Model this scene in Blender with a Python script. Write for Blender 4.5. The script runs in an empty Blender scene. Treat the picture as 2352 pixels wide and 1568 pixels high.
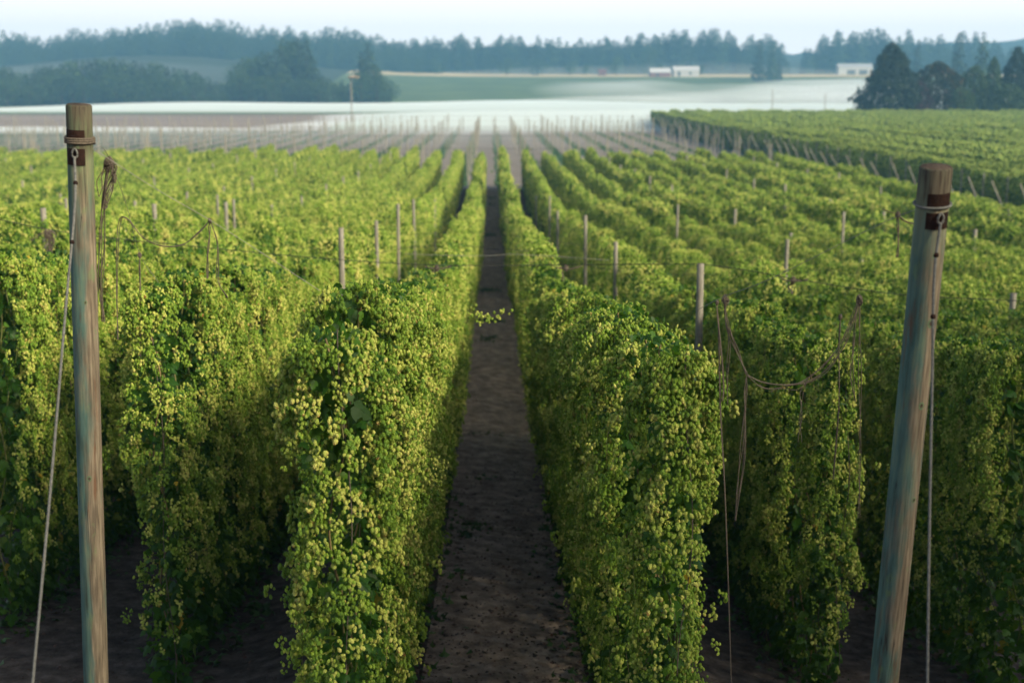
import bpy, math, random
import numpy as np
from mathutils import Vector, Matrix

rng = np.random.default_rng(7)
random.seed(7)
scene = bpy.context.scene
COL = scene.collection

# ------------------------------------------------------------------ camera
ZC = 16.5                                   # eye height above the valley floor (m)
F = 3000.0                                  # focal length in pixels of a 2352 px wide picture
PITCH = math.atan(594 / F)
YAW = math.asin(50 / F * math.cos(PITCH))
cam_d = bpy.data.cameras.new("camera")
cam = bpy.data.objects.new("camera", cam_d)
COL.objects.link(cam)
cam.location = (0, 0, ZC)
cam.rotation_euler = (math.pi / 2 - PITCH, 0, -YAW)
cam_d.sensor_width = 36
cam_d.lens = F / 2352 * 36
cam_d.clip_start = 0.1
cam_d.clip_end = 9000
cam_d.dof.use_dof = True
cam_d.dof.focus_distance = 14.0
cam_d.dof.aperture_fstop = 1.1
scene.camera = cam

# ------------------------------------------------------------------ light
SUN_EL, SUN_AZ = math.radians(30), math.radians(128)   # azimuth from +Y towards +X: low, behind the camera on the right
w = bpy.data.worlds.new("World")
scene.world = w
w.use_nodes = True
nt = w.node_tree
bg = nt.nodes["Background"]
sky = nt.nodes.new("ShaderNodeTexSky")
sky.sky_type = 'NISHITA'
sky.sun_disc = False
sky.sun_elevation = SUN_EL
sky.sun_rotation = SUN_AZ
sky.altitude = 60
sky.air_density = 1.0
sky.dust_density = 4.0
sky.ozone_density = 1.0
mixw = nt.nodes.new("ShaderNodeMix")
mixw.data_type = 'RGBA'
geo = nt.nodes.new("ShaderNodeTexCoord")       # morning mist whitens the sky towards the horizon
sepw = nt.nodes.new("ShaderNodeSeparateXYZ")
nt.links.new(geo.outputs["Generated"], sepw.inputs[0])
mrw = nt.nodes.new("ShaderNodeMapRange")
mrw.inputs[1].default_value = 0.075
mrw.inputs[2].default_value = 0.13
mrw.inputs[3].default_value = 0.96
mrw.inputs[4].default_value = 0.06
nt.links.new(sepw.outputs[2], mrw.inputs[0])
nt.links.new(mrw.outputs[0], mixw.inputs[0])
nt.links.new(sky.outputs[0], mixw.inputs[6])
mixw.inputs[7].default_value = (10.7, 9.9, 9.4, 1)
nt.links.new(mixw.outputs[2], bg.inputs[0])
bg.inputs[1].default_value = 0.12
sl = bpy.data.lights.new("sun", 'SUN')
sl.energy = 5.0
sl.angle = math.radians(14)
sl.color = (1.0, 0.86, 0.61)
so = bpy.data.objects.new("sun", sl)
COL.objects.link(so)
sd = Vector((math.sin(SUN_AZ) * math.cos(SUN_EL), math.cos(SUN_AZ) * math.cos(SUN_EL), math.sin(SUN_EL)))
so.rotation_euler = sd.to_track_quat('Z', 'Y').to_euler()
so.location = (60, -60, 60)

scene.view_settings.view_transform = 'Standard'
scene.view_settings.look = 'None'
scene.view_settings.exposure = 0.3
scene.view_settings.gamma = 1.0
cy = scene.cycles
cy.max_bounces = 8
cy.diffuse_bounces = 3
cy.glossy_bounces = 2
cy.transmission_bounces = 3
cy.volume_bounces = 8
cy.transparent_max_bounces = 8
cy.caustics_reflective = False
cy.caustics_refractive = False

# ------------------------------------------------------------------ geometry of the view, terrain
_cp, _sp, _cy, _sy = math.cos(PITCH), math.sin(PITCH), math.cos(YAW), math.sin(YAW)
FWD = np.array([_sy * _cp, _cy * _cp, -_sp])
RGT = np.array([_cy, -_sy, 0.0])
UPV = np.array([_sy * _sp, _cy * _sp, _cp])


def at(px, py, D):
    """world point at distance D (along the rows) for a spot of the 2352x1568 survey sheet"""
    d = FWD + RGT * ((px - 1176) / F) + UPV * ((784 - py) / F)
    return np.array([0, 0, ZC]) + d * (D / d[1])


_ys = np.arange(-80, 3001, 1.0)
_g = np.interp(_ys, [-80, -20, 0, 6, 12, 22, 33, 55, 83, 110, 150, 207, 240], [6.6, 6.6, 6.8, 7.2, 7.95, 9.35, 10.75, 12.6, 14.4, 15.6, 16.3, 16.48, 16.5])
_k = np.ones(11) / 11
_gs = np.convolve(np.pad(_g, 5, mode='edge'), _k, mode='valid')


def sstep(a, b, x):
    t = np.clip((np.asarray(x, float) - a) / (b - a), 0, 1)
    return t * t * (3 - 2 * t)


def ground(x, y):
    x = np.asarray(x, float)
    y = np.asarray(y, float)
    z = ZC - np.interp(y, _ys, _gs)
    fade = 1 - sstep(30, 115, y)
    z = z - np.where(x > 0, 0.10, 0.07) * 30 * np.tanh(x / 30) * fade
    z = z - 0.4 * sstep(2.6, 4.4, np.abs(x)) * (1 - sstep(30, 70, y))
    hill = 26 * sstep(900, 1560, y)
    hill = hill + 26 * sstep(1050, 1650, y) * np.exp(-((x + 370) / 190.0) ** 2)
    return z + hill


def gz(x, y):
    return float(ground(x, y))


# ------------------------------------------------------------------ helpers
def mesh_from(name, V, faces_list, mats, rnd=None, smooth=False):
    """V (n,3); faces_list = [(array (m,k), material index)]"""
    me = bpy.data.meshes.new(name)
    V = np.ascontiguousarray(V, np.float32)
    me.vertices.add(len(V))
    me.vertices.foreach_set("co", V.ravel())
    loops, starts, mi, off = [], [], [], 0
    for fa, m in faces_list:
        fa = np.asarray(fa, np.int32)
        if len(fa) == 0:
            continue
        k = fa.shape[1]
        loops.append(fa.ravel())
        starts.append(off + np.arange(len(fa)) * k)
        mi.append(np.full(len(fa), m, np.int32))
        off += fa.size
    L = np.concatenate(loops)
    S = np.concatenate(starts).astype(np.int32)
    me.loops.add(len(L))
    me.loops.foreach_set("vertex_index", L)
    me.polygons.add(len(S))
    me.polygons.foreach_set("loop_start", S)
    me.polygons.foreach_set("material_index", np.concatenate(mi))
    me.polygons.foreach_set("use_smooth", np.full(len(S), smooth, bool))
    for m in mats:
        me.materials.append(m)
    if rnd is not None:
        a = me.attributes.new("rnd", 'FLOAT', 'POINT')
        a.data.foreach_set("value", np.ascontiguousarray(rnd, np.float32))
    me.update(calc_edges=True)
    me.validate()
    return me


def link(name, me, parent=None, loc=None, rot=None):
    o = bpy.data.objects.new(name, me)
    COL.objects.link(o)
    if parent is not None:
        o.parent = parent
    if loc is not None:
        o.location = [float(v) for v in loc]
    if rot is not None:
        o.rotation_euler = rot
    return o


def tag(o, label=None, cat=None, group=None, kind=None):
    if label:
        o['label'] = label
    if cat:
        o['category'] = cat
    if group:
        o['group'] = group
    if kind:
        o['kind'] = kind
    return o


def copy_tree(o, parent=None):
    c = o.copy()
    COL.objects.link(c)
    c.parent = parent
    for ch in list(o.children):
        copy_tree(ch, c)
    return c


def eul(a, b, c):
    """(n,) arrays -> (n,3,3) rotation Rz(c) Ry(b) Rx(a)"""
    ca, sa, cb, sb, cc, sc = np.cos(a), np.sin(a), np.cos(b), np.sin(b), np.cos(c), np.sin(c)
    R = np.empty((len(a), 3, 3))
    R[:, 0, 0] = cc * cb
    R[:, 0, 1] = cc * sb * sa - sc * ca
    R[:, 0, 2] = cc * sb * ca + sc * sa
    R[:, 1, 0] = sc * cb
    R[:, 1, 1] = sc * sb * sa + cc * ca
    R[:, 1, 2] = sc * sb * ca - cc * sa
    R[:, 2, 0] = -sb
    R[:, 2, 1] = cb * sa
    R[:, 2, 2] = cb * ca
    return R


def scatter(protoV, protoF, pos, R, scale):
    """copies of a prototype as one vertex array and face array; scale (n,) or (n,3)"""
    n, k = len(pos), len(protoV)
    scale = np.asarray(scale, float)
    if scale.ndim == 1:
        scale = scale[:, None]
    P = protoV[None, :, :] * scale[:, None, :]
    V = np.einsum('nij,nkj->nki', R, P) + pos[:, None, :]
    Fa = protoF[None, :, :] + (np.arange(n) * k)[:, None, None]
    return V.reshape(-1, 3), Fa.reshape(-1, protoF.shape[1])


class Bag:
    def __init__(self):
        self.v, self.f, self.r, self.n = [], [], [], 0

    def add(self, V, Fa, m, r):
        self.v.append(V)
        self.f.append((np.asarray(Fa) + self.n, m))
        self.r.append(np.broadcast_to(r, (len(V),)) if np.ndim(r) == 0 else r)
        self.n += len(V)

    def mesh(self, name, mats, smooth=False):
        return mesh_from(name, np.concatenate(self.v), self.f, mats, np.concatenate(self.r), smooth)


def tube(pts, rad, seg=6, cap=True):
    pts = np.asarray(pts, float)
    n = len(pts)
    rad = np.broadcast_to(np.asarray(rad, float), (n,))
    t = np.gradient(pts, axis=0)
    t /= np.linalg.norm(t, axis=1)[:, None] + 1e-12
    ref = np.array([0, 0, 1.0]) if abs(t[:, 2]).mean() < 0.8 else np.array([1.0, 0, 0])
    a = np.cross(t, ref)
    a /= np.linalg.norm(a, axis=1)[:, None]
    b = np.cross(t, a)
    th = np.arange(seg) / seg * 2 * np.pi
    V = pts[:, None, :] + rad[:, None, None] * (np.cos(th)[None, :, None] * a[:, None, :] + np.sin(th)[None, :, None] * b[:, None, :])
    V = V.reshape(-1, 3)
    i = np.arange(n - 1)[:, None] * seg
    j = np.arange(seg)[None, :]
    j2 = (j + 1) % seg
    Fq = np.stack([i + j, i + j2, i + seg + j2, i + seg + j], -1).reshape(-1, 4)
    return V, Fq


def smooth_path(P, n=24):
    """Catmull-Rom through the points"""
    P = np.asarray(P, float)
    Q = np.vstack([2 * P[0] - P[1], P, 2 * P[-1] - P[-2]])
    out = []
    m = len(P) - 1
    for s in np.linspace(0, m - 1e-6, n):
        k = int(s)
        u = s - k
        p0, p1, p2, p3 = Q[k:k + 4]
        out.append(0.5 * ((2 * p1) + (-p0 + p2) * u + (2 * p0 - 5 * p1 + 4 * p2 - p3) * u * u + (-p0 + 3 * p1 - 3 * p2 + p3) * u ** 3))
    return np.array(out)


# ------------------------------------------------------------------ materials
def new_mat(name):
    m = bpy.data.materials.new(name)
    m.use_nodes = True
    n = m.node_tree
    for x in list(n.nodes):
        n.nodes.remove(x)
    out = n.nodes.new("ShaderNodeOutputMaterial")
    return m, n, out


def ramp(n, stops):
    r = n.nodes.new("ShaderNodeValToRGB")
    e = r.color_ramp.elements
    while len(e) < len(stops):
        e.new(0.5)
    for i, (p, c) in enumerate(stops):
        e[i].position = p
        e[i].color = (*c, 1)
    return r


def leaf_mat(name, stops, transl=0.3, tcol=(0.25, 0.32, 0.03), rough=0.5, spec=0.3, objvar=0.12):
    m, n, out = new_mat(name)
    at_ = n.nodes.new("ShaderNodeAttribute")
    at_.attribute_name = "rnd"
    r = ramp(n, stops)
    n.links.new(at_.outputs["Fac"], r.inputs[0])
    oi = n.nodes.new("ShaderNodeObjectInfo")
    mr = n.nodes.new("ShaderNodeMapRange")
    mr.inputs[3].default_value = 1 - objvar
    mr.inputs[4].default_value = 1 + objvar
    n.links.new(oi.outputs["Random"], mr.inputs[0])
    hs = n.nodes.new("ShaderNodeHueSaturation")
    n.links.new(mr.outputs[0], hs.inputs["Value"])
    n.links.new(r.outputs[0], hs.inputs["Color"])
    p = n.nodes.new("ShaderNodeBsdfPrincipled")
    p.inputs["Roughness"].default_value = rough
    p.inputs["Specular IOR Level"].default_value = spec
    n.links.new(hs.outputs[0], p.inputs["Base Color"])
    if transl > 0:
        t = n.nodes.new("ShaderNodeBsdfTranslucent")
        t.inputs[0].default_value = (*tcol, 1)
        mx = n.nodes.new("ShaderNodeMixShader")
        mx.inputs[0].default_value = transl
        n.links.new(p.outputs[0], mx.inputs[1])
        n.links.new(t.outputs[0], mx.inputs[2])
        n.links.new(mx.outputs[0], out.inputs[0])
    else:
        n.links.new(p.outputs[0], out.inputs[0])
    return m


CONE = leaf_mat("hop_cone", [(0.0, (0.105, 0.21, 0.020)), (0.45, (0.22, 0.35, 0.036)), (0.90, (0.54, 0.575, 0.13)), (0.975, (0.58, 0.54, 0.16)), (1.0, (0.42, 0.22, 0.07))],
                0.12, (0.40, 0.48, 0.05), 0.6, 0.25, 0.10)
LEAF = leaf_mat("hop_leaf", [(0.0, (0.010, 0.040, 0.006)), (0.5, (0.026, 0.085, 0.010)), (0.9, (0.075, 0.17, 0.018)), (0.985, (0.16, 0.22, 0.03)), (1.0, (0.42, 0.30, 0.03))],
                0.30, (0.14, 0.30, 0.015), 0.5, 0.22, 0.10)
CONE_GREEN = leaf_mat("young_hop_cone", [(0.0, (0.20, 0.30, 0.06)), (0.5, (0.29, 0.40, 0.08)), (1.0, (0.42, 0.47, 0.11))], 0.2, (0.30, 0.40, 0.06), 0.6, 0.25, 0.10)
STEM = leaf_mat("hop_stem", [(0.0, (0.10, 0.13, 0.03)), (1.0, (0.22, 0.16, 0.07))], 0)
CONIFER = leaf_mat("conifer_needles", [(0.0, (0.012, 0.030, 0.016)), (1.0, (0.040, 0.075, 0.034))], 0.1, (0.04, 0.08, 0.02), 0.7, 0.2, 0.25)
BROADLEAF = leaf_mat("broad_leaves", [(0.0, (0.018, 0.045, 0.016)), (1.0, (0.06, 0.105, 0.035))], 0.15, (0.06, 0.12, 0.02), 0.7, 0.2, 0.25)
MAROON = leaf_mat("maroon_leaves", [(0.0, (0.03, 0.018, 0.022)), (1.0, (0.075, 0.03, 0.04))], 0.1, (0.08, 0.02, 0.02), 0.7, 0.2, 0.1)
RUSSET = leaf_mat("russet_leaves", [(0.0, (0.012, 0.022, 0.011)), (0.8, (0.028, 0.040, 0.019)), (1.0, (0.08, 0.042, 0.022))], 0.1, (0.08, 0.05, 0.02), 0.7, 0.2, 0.1)
LAWN = leaf_mat("weed_blades", [(0.0, (0.02, 0.06, 0.015)), (1.0, (0.06, 0.13, 0.03))], 0.2, (0.08, 0.16, 0.03))


def noise_mat(name, stops, scale, rough=0.9, bump=0.3, bscale=None, detail=8, stretch=(1, 1, 1), spec=0.2, dist=0.05, distort=0.0):
    m, n, out = new_mat(name)
    tc = n.nodes.new("ShaderNodeTexCoord")
    mp = n.nodes.new("ShaderNodeMapping")
    mp.inputs["Scale"].default_value = stretch
    n.links.new(tc.outputs["Object"], mp.inputs[0])
    tx = n.nodes.new("ShaderNodeTexNoise")
    tx.inputs["Scale"].default_value = scale
    tx.inputs["Detail"].default_value = detail
    tx.inputs["Roughness"].default_value = 0.62
    tx.inputs["Distortion"].default_value = distort
    n.links.new(mp.outputs[0], tx.inputs[0])
    r = ramp(n, stops)
    n.links.new(tx.outputs[0], r.inputs[0])
    p = n.nodes.new("ShaderNodeBsdfPrincipled")
    p.inputs["Roughness"].default_value = rough
    p.inputs["Specular IOR Level"].default_value = spec
    n.links.new(r.outputs[0], p.inputs["Base Color"])
    if bump:
        b = n.nodes.new("ShaderNodeBump")
        b.inputs["Strength"].default_value = bump
        b.inputs["Distance"].default_value = dist
        t2 = n.nodes.new("ShaderNodeTexNoise")
        t2.inputs["Scale"].default_value = bscale or scale * 4
        t2.inputs["Detail"].default_value = 6
        n.links.new(mp.outputs[0], t2.inputs[0])
        n.links.new(t2.outputs[0], b.inputs["Height"])
        n.links.new(b.outputs[0], p.inputs["Normal"])
    n.links.new(p.outputs[0], out.inputs[0])
    return m


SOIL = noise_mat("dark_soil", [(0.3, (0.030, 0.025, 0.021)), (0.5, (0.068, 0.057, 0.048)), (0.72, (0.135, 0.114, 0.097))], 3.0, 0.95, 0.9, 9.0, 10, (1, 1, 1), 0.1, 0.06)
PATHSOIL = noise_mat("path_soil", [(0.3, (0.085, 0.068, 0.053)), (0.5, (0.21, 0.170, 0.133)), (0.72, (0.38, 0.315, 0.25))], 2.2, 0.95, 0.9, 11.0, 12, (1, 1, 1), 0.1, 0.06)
STUBBLE = noise_mat("bare_field_soil", [(0.3, (0.14, 0.125, 0.105)), (0.7, (0.22, 0.195, 0.17))], 0.15, 0.95, 0)
PALE_FIELD = noise_mat("fallow_soil", [(0.3, (0.20, 0.165, 0.145)), (0.7, (0.28, 0.235, 0.205))], 0.01, 0.95, 0)
MEADOW = noise_mat("meadow", [(0.3, (0.06, 0.10, 0.045)), (0.7, (0.11, 0.16, 0.06))], 0.02, 0.95, 0)
STRIP = noise_mat("cover_crop", [(0.3, (0.035, 0.085, 0.04)), (0.7, (0.07, 0.14, 0.06))], 0.4, 0.95, 0)
FOREST_FLOOR = noise_mat("forest_floor", [(0.3, (0.02, 0.035, 0.02)), (0.7, (0.04, 0.055, 0.03))], 0.02, 0.95, 0)
DRYGRASS = noise_mat("dry_grass", [(0.3, (0.40, 0.33, 0.19)), (0.7, (0.52, 0.44, 0.27))], 0.03, 0.95, 0)
TWINE = noise_mat("coir_twine", [(0.3, (0.08, 0.066, 0.052)), (0.7, (0.19, 0.16, 0.125))], 60, 0.95, 0.4, 300)
ROPE = noise_mat("galvanised_rope", [(0.3, (0.10, 0.105, 0.10)), (0.7, (0.22, 0.225, 0.21))], 40, 0.7, 0.4, 300)
WIRE = noise_mat("steel_wire", [(0.3, (0.018, 0.022, 0.02)), (0.7, (0.045, 0.05, 0.045))], 30, 0.7, 0)
LIGHTWIRE = noise_mat("pale_wire", [(0.3, (0.20, 0.20, 0.17)), (0.7, (0.30, 0.295, 0.26))], 30, 0.5, 0)
RUST = noise_mat("rusty_plate", [(0.3, (0.014, 0.007, 0.005)), (0.6, (0.026, 0.011, 0.007)), (0.75, (0.045, 0.018, 0.010))], 14, 0.75, 0.25, 60)
GREYPOLE = noise_mat("weathered_pole_wood", [(0.3, (0.16, 0.15, 0.12)), (0.5, (0.25, 0.235, 0.195)), (0.72, (0.34, 0.33, 0.29))], 5, 0.85, 0.3, 30, 6, (6, 6, 0.5))
ALGAE = noise_mat("algae_ring", [(0.3, (0.10, 0.16, 0.09)), (0.7, (0.17, 0.24, 0.14))], 40, 0.9, 0.2)
POLETOP = noise_mat("end_grain", [(0.3, (0.035, 0.027, 0.02)), (0.7, (0.12, 0.09, 0.065))], 25, 0.9, 0.5, 90)
BARK = noise_mat("bark", [(0.3, (0.03, 0.025, 0.02)), (0.7, (0.08, 0.065, 0.05))], 3, 0.95, 0)


def plain(name, c, rough=0.6):
    return noise_mat(name, [(0.3, tuple(v * 0.9 for v in c)), (0.7, c)], 2.0, rough, 0)


WHITE = plain("white_sheet_roof", (0.48, 0.49, 0.50))
WHITEWALL = plain("white_wall", (0.42, 0.43, 0.43))
GREYROOF = plain("grey_sheet_roof", (0.36, 0.38, 0.40))
REDWALL = plain("red_board_wall", (0.17, 0.075, 0.07))
DARKOPEN = plain("dark_opening", (0.04, 0.045, 0.05))
BEIGE = plain("straw_nest", (0.40, 0.34, 0.27))


def end_post_mat(name, seed, teal_side, head, headcol):
    """treated pole: tan grain, copper-green wash down one side, rust and dark streaks, knots"""
    m, n, out = new_mat(name)
    tc = n.nodes.new("ShaderNodeTexCoord")

    def mp(sc, off=0.0):
        k = n.nodes.new("ShaderNodeMapping")
        k.inputs["Scale"].default_value = sc
        k.inputs["Location"].default_value = (seed + off, seed * 1.7, off)
        n.links.new(tc.outputs["Object"], k.inputs[0])
        return k

    def noi(mapping, sc, det=6, rough=0.6):
        t = n.nodes.new("ShaderNodeTexNoise")
        t.inputs["Scale"].default_value = sc
        t.inputs["Detail"].default_value = det
        t.inputs["Roughness"].default_value = rough
        n.links.new(mapping.outputs[0], t.inputs[0])
        return t

    def mix(fac, a, b):
        k = n.nodes.new("ShaderNodeMix")
        k.data_type = 'RGBA'
        n.links.new(fac, k.inputs[0])
        for s, v in ((6, a), (7, b)):
            if isinstance(v, tuple):
                k.inputs[s].default_value = (*v, 1)
            else:
                n.links.new(v, k.inputs[s])
        return k.outputs[2]

    grain = noi(mp((1, 1, 0.06)), 44)
    base = ramp(n, [(0.30, (0.075, 0.060, 0.045)), (0.5, (0.175, 0.145, 0.105)), (0.70, (0.31, 0.262, 0.19))])
    n.links.new(grain.outputs[0], base.inputs[0])
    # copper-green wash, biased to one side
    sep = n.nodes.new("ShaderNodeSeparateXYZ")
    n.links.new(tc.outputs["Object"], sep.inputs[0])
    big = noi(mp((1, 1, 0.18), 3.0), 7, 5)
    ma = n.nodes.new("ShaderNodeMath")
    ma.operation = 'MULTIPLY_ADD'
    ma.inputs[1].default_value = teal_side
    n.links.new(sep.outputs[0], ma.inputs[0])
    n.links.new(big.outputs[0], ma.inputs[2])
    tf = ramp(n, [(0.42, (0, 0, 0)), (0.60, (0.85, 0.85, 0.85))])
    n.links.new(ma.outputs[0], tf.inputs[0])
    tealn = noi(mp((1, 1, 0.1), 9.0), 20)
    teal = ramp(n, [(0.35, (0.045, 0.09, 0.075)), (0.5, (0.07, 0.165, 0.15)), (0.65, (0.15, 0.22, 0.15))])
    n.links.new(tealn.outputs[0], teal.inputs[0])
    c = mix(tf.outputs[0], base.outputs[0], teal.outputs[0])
    # rust / sap streaks
    st = noi(mp((1, 1, 0.09), 21.0), 15, 4)
    sf = ramp(n, [(0.60, (0, 0, 0)), (0.70, (0.75, 0.75, 0.75))])
    n.links.new(st.outputs[0], sf.inputs[0])
    c = mix(sf.outputs[0], c, (0.14, 0.062, 0.032))
    # green algae patches
    ga = noi(mp((1, 1, 0.5), 31.0), 9, 5)
    gf = ramp(n, [(0.60, (0, 0, 0)), (0.72, (0.7, 0.7, 0.7))])
    n.links.new(ga.outputs[0], gf.inputs[0])
    c = mix(gf.outputs[0], c, (0.15, 0.22, 0.10))
    hd = n.nodes.new("ShaderNodeMapRange")       # algae settle on the wet head of the post
    hd.inputs[1].default_value = head - 0.55
    hd.inputs[2].default_value = head - 0.10
    n.links.new(sep.outputs[2], hd.inputs[0])
    hn = n.nodes.new("ShaderNodeMath")
    hn.operation = 'MULTIPLY'
    n.links.new(hd.outputs[0], hn.inputs[0])
    hr_ = ramp(n, [(0.36, (0.1, 0.1, 0.1)), (0.6, (0.85, 0.85, 0.85))])
    n.links.new(big.outputs[0], hr_.inputs[0])
    n.links.new(hr_.outputs[0], hn.inputs[1])
    c = mix(hn.outputs[0], c, headcol)
    h2 = n.nodes.new("ShaderNodeMapRange")       # weather-blackened rim
    h2.inputs[1].default_value = head - 0.12
    h2.inputs[2].default_value = head - 0.005
    n.links.new(sep.outputs[2], h2.inputs[0])
    h2m = n.nodes.new("ShaderNodeMath")
    h2m.operation = 'MULTIPLY'
    n.links.new(h2.outputs[0], h2m.inputs[0])
    h2r = ramp(n, [(0.35, (0.25, 0.25, 0.25)), (0.6, (1, 1, 1))])
    n.links.new(grain.outputs[0], h2r.inputs[0])
    n.links.new(h2r.outputs[0], h2m.inputs[1])
    c = mix(h2m.outputs[0], c, (0.045, 0.036, 0.027))
    # drying cracks
    ck = noi(mp((1, 1, 0.02), 41.0), 26, 2, 0.4)
    cf = ramp(n, [(0.482, (0, 0, 0)), (0.5, (0.85, 0.85, 0.85)), (0.518, (0, 0, 0))])
    n.links.new(ck.outputs[0], cf.inputs[0])
    cm = noi(mp((1, 1, 0.2), 51.0), 5, 2)
    cmr = ramp(n, [(0.52, (0, 0, 0)), (0.6, (1, 1, 1))])
    n.links.new(cm.outputs[0], cmr.inputs[0])
    cc = n.nodes.new("ShaderNodeMath")
    cc.operation = 'MULTIPLY'
    n.links.new(cf.outputs[0], cc.inputs[0])
    n.links.new(cmr.outputs[0], cc.inputs[1])
    c = mix(cc.outputs[0], c, (0.03, 0.03, 0.028))
    p = n.nodes.new("ShaderNodeBsdfPrincipled")
    p.inputs["Roughness"].default_value = 0.8
    p.inputs["Specular IOR Level"].default_value = 0.2
    n.links.new(c, p.inputs["Base Color"])
    b = n.nodes.new("ShaderNodeBump")
    b.inputs["Strength"].default_value = 0.35
    b.inputs["Distance"].default_value = 0.01
    n.links.new(grain.outputs[0], b.inputs["Height"])
    n.links.new(b.outputs[0], p.inputs["Normal"])
    n.links.new(p.outputs[0], out.inputs[0])
    return m


# ------------------------------------------------------------------ ground
def sheet(name, xs, ys, mat, dz=0.0, bumps=0.0, smooth=True):
    X, Y = np.meshgrid(xs, ys)
    Z = ground(X, Y) + dz
    if bumps:
        Z = Z + rng.normal(0, bumps, Z.shape)
    V = np.stack([X, Y, Z], -1).reshape(-1, 3)
    nx, ny = len(xs), len(ys)
    i = np.arange(ny - 1)[:, None] * nx + np.arange(nx - 1)[None, :]
    Fq = np.stack([i, i + 1, i + nx + 1, i + nx], -1).reshape(-1, 4)
    o = link(name, mesh_from(name, V, [(Fq, 0)], [mat], None, smooth))
    return tag(o, kind='structure')


PX0, PX1 = -1.05, 1.45                       # the soil path between the two middle rows
Yn = np.concatenate([np.arange(-60, 8, 4), np.arange(8, 60, 1.0), np.arange(60, 211, 4)])
Yp = np.concatenate([np.arange(-60, 8, 4), np.arange(8, 40, 0.07), np.arange(40, 60, 0.5), np.arange(60, 211, 4)])
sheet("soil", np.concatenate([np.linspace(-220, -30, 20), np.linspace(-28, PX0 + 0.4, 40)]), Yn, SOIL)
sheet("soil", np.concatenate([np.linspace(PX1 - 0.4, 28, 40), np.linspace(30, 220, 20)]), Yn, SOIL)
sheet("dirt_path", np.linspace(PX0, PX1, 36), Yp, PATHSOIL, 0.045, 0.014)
sheet("harvested_field", np.linspace(-260, 58, 60), np.linspace(Yn[-1], 470, 40), STUBBLE)
sheet("grass_field", np.linspace(58, 420, 30), np.linspace(Yn[-1], 470, 20), MEADOW)
sheet("fallow_field", np.linspace(-420, -60, 20), np.linspace(470, 700, 10), PALE_FIELD)
sheet("meadow", np.linspace(-60, 420, 20), np.linspace(470, 700, 10), MEADOW)
sheet("valley_meadow", np.linspace(-900, 900, 40), np.linspace(700, 960, 20), MEADOW)
sheet("far_side_meadow", np.linspace(420, 900, 10), np.linspace(-60, 700, 12), MEADOW)
sheet("far_side_soil", np.linspace(-900, -420, 10), np.linspace(-60, 700, 12), PALE_FIELD)


def outline_hill():
    sheet("forest_hill", np.linspace(-900, -150, 40), np.linspace(960, 1720, 40), FOREST_FLOOR)
    sheet("hop_hill", np.linspace(-150, 900, 50), np.linspace(960, 1395, 30), MEADOW)
    sheet("dry_grass_strip", np.linspace(-150, 900, 50), np.linspace(1395, 1535, 9), DRYGRASS)
    sheet("forest_hill", np.linspace(-150, 900, 50), np.linspace(1535, 1720, 12), FOREST_FLOOR)


outline_hill()
# far wooded ridge that closes the horizon
xs = np.linspace(-1500, 1700, 160)
top = 16.5 + 60 + 14 * sstep(500, 800, xs) + 5 * np.sin(xs / 140.0) + 4 * np.sin(xs / 53.0 + 1) + rng.normal(0, 2.0, len(xs))
V, Fq = [], []
prof = [(1720, 0.0), (2000, 0.35), (2350, 0.9), (2420, 1.0), (2600, 0.7)]
for yy, k in prof:
    z0 = 26 * 1.0
    V.append(np.stack([xs, np.full_like(xs, yy), z0 * 0.98 + (top - z0) * k], -1))
V = np.concatenate(V)
nx = len(xs)
i = np.arange(len(prof) - 1)[:, None] * nx + np.arange(nx - 1)[None, :]
Fq = np.stack([i, i + 1, i + nx + 1, i + nx], -1).reshape(-1, 4)
tag(link("far_wooded_hills", mesh_from("far_wooded_hills", V, [(Fq, 0)], [FOREST_FLOOR], None, True)), kind='structure')

# ------------------------------------------------------------------ hop plant prototypes
def cone_proto(nr=5, nb=5):
    """overlapping pointed bracts: a small green artichoke hanging down, unit length"""
    V, Fa = [], []
    prof = [0.30, 0.43, 0.46, 0.38, 0.22]
    for i in range(nr):
        r = prof[i * len(prof) // nr]
        z = -0.06 - 0.70 * i / (nr - 1)
        for b in range(nb):
            a = (b + 0.5 * (i % 2)) / nb * 2 * np.pi
            da = np.pi / nb * 1.12
            k = len(V)
            V += [(r * 0.55 * math.cos(a), r * 0.55 * math.sin(a), z + 0.12),
                  (r * math.cos(a - da), r * math.sin(a - da), z),
                  (r * 1.12 * math.cos(a), r * 1.12 * math.sin(a), z - 0.24 if i < nr - 1 else z - 0.2),
                  (r * math.cos(a + da), r * math.sin(a + da), z)]
            Fa.append((k, k + 1, k + 2, k + 3))
    return np.array(V), np.array(Fa)


def blob_proto(seg=5):
    """small faceted cone for mid distance"""
    V = [(0, 0, 0)]
    for r, z in ((0.40, -0.25), (0.42, -0.6)):
        for s in range(seg):
            a = (s + (0.5 if z < -0.4 else 0)) / seg * 2 * np.pi
            V.append((r * math.cos(a), r * math.sin(a), z))
    V.append((0, 0, -1))
    Fa = []
    for s in range(seg):
        t = (s + 1) % seg
        Fa += [(0, 1 + s, 1 + t), (1 + s, 1 + seg + s, 1 + t), (1 + t, 1 + seg + s, 1 + seg + t), (1 + seg + s, 1 + 2 * seg, 1 + seg + t)]
    return np.array(V, float), np.array(Fa)


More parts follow.
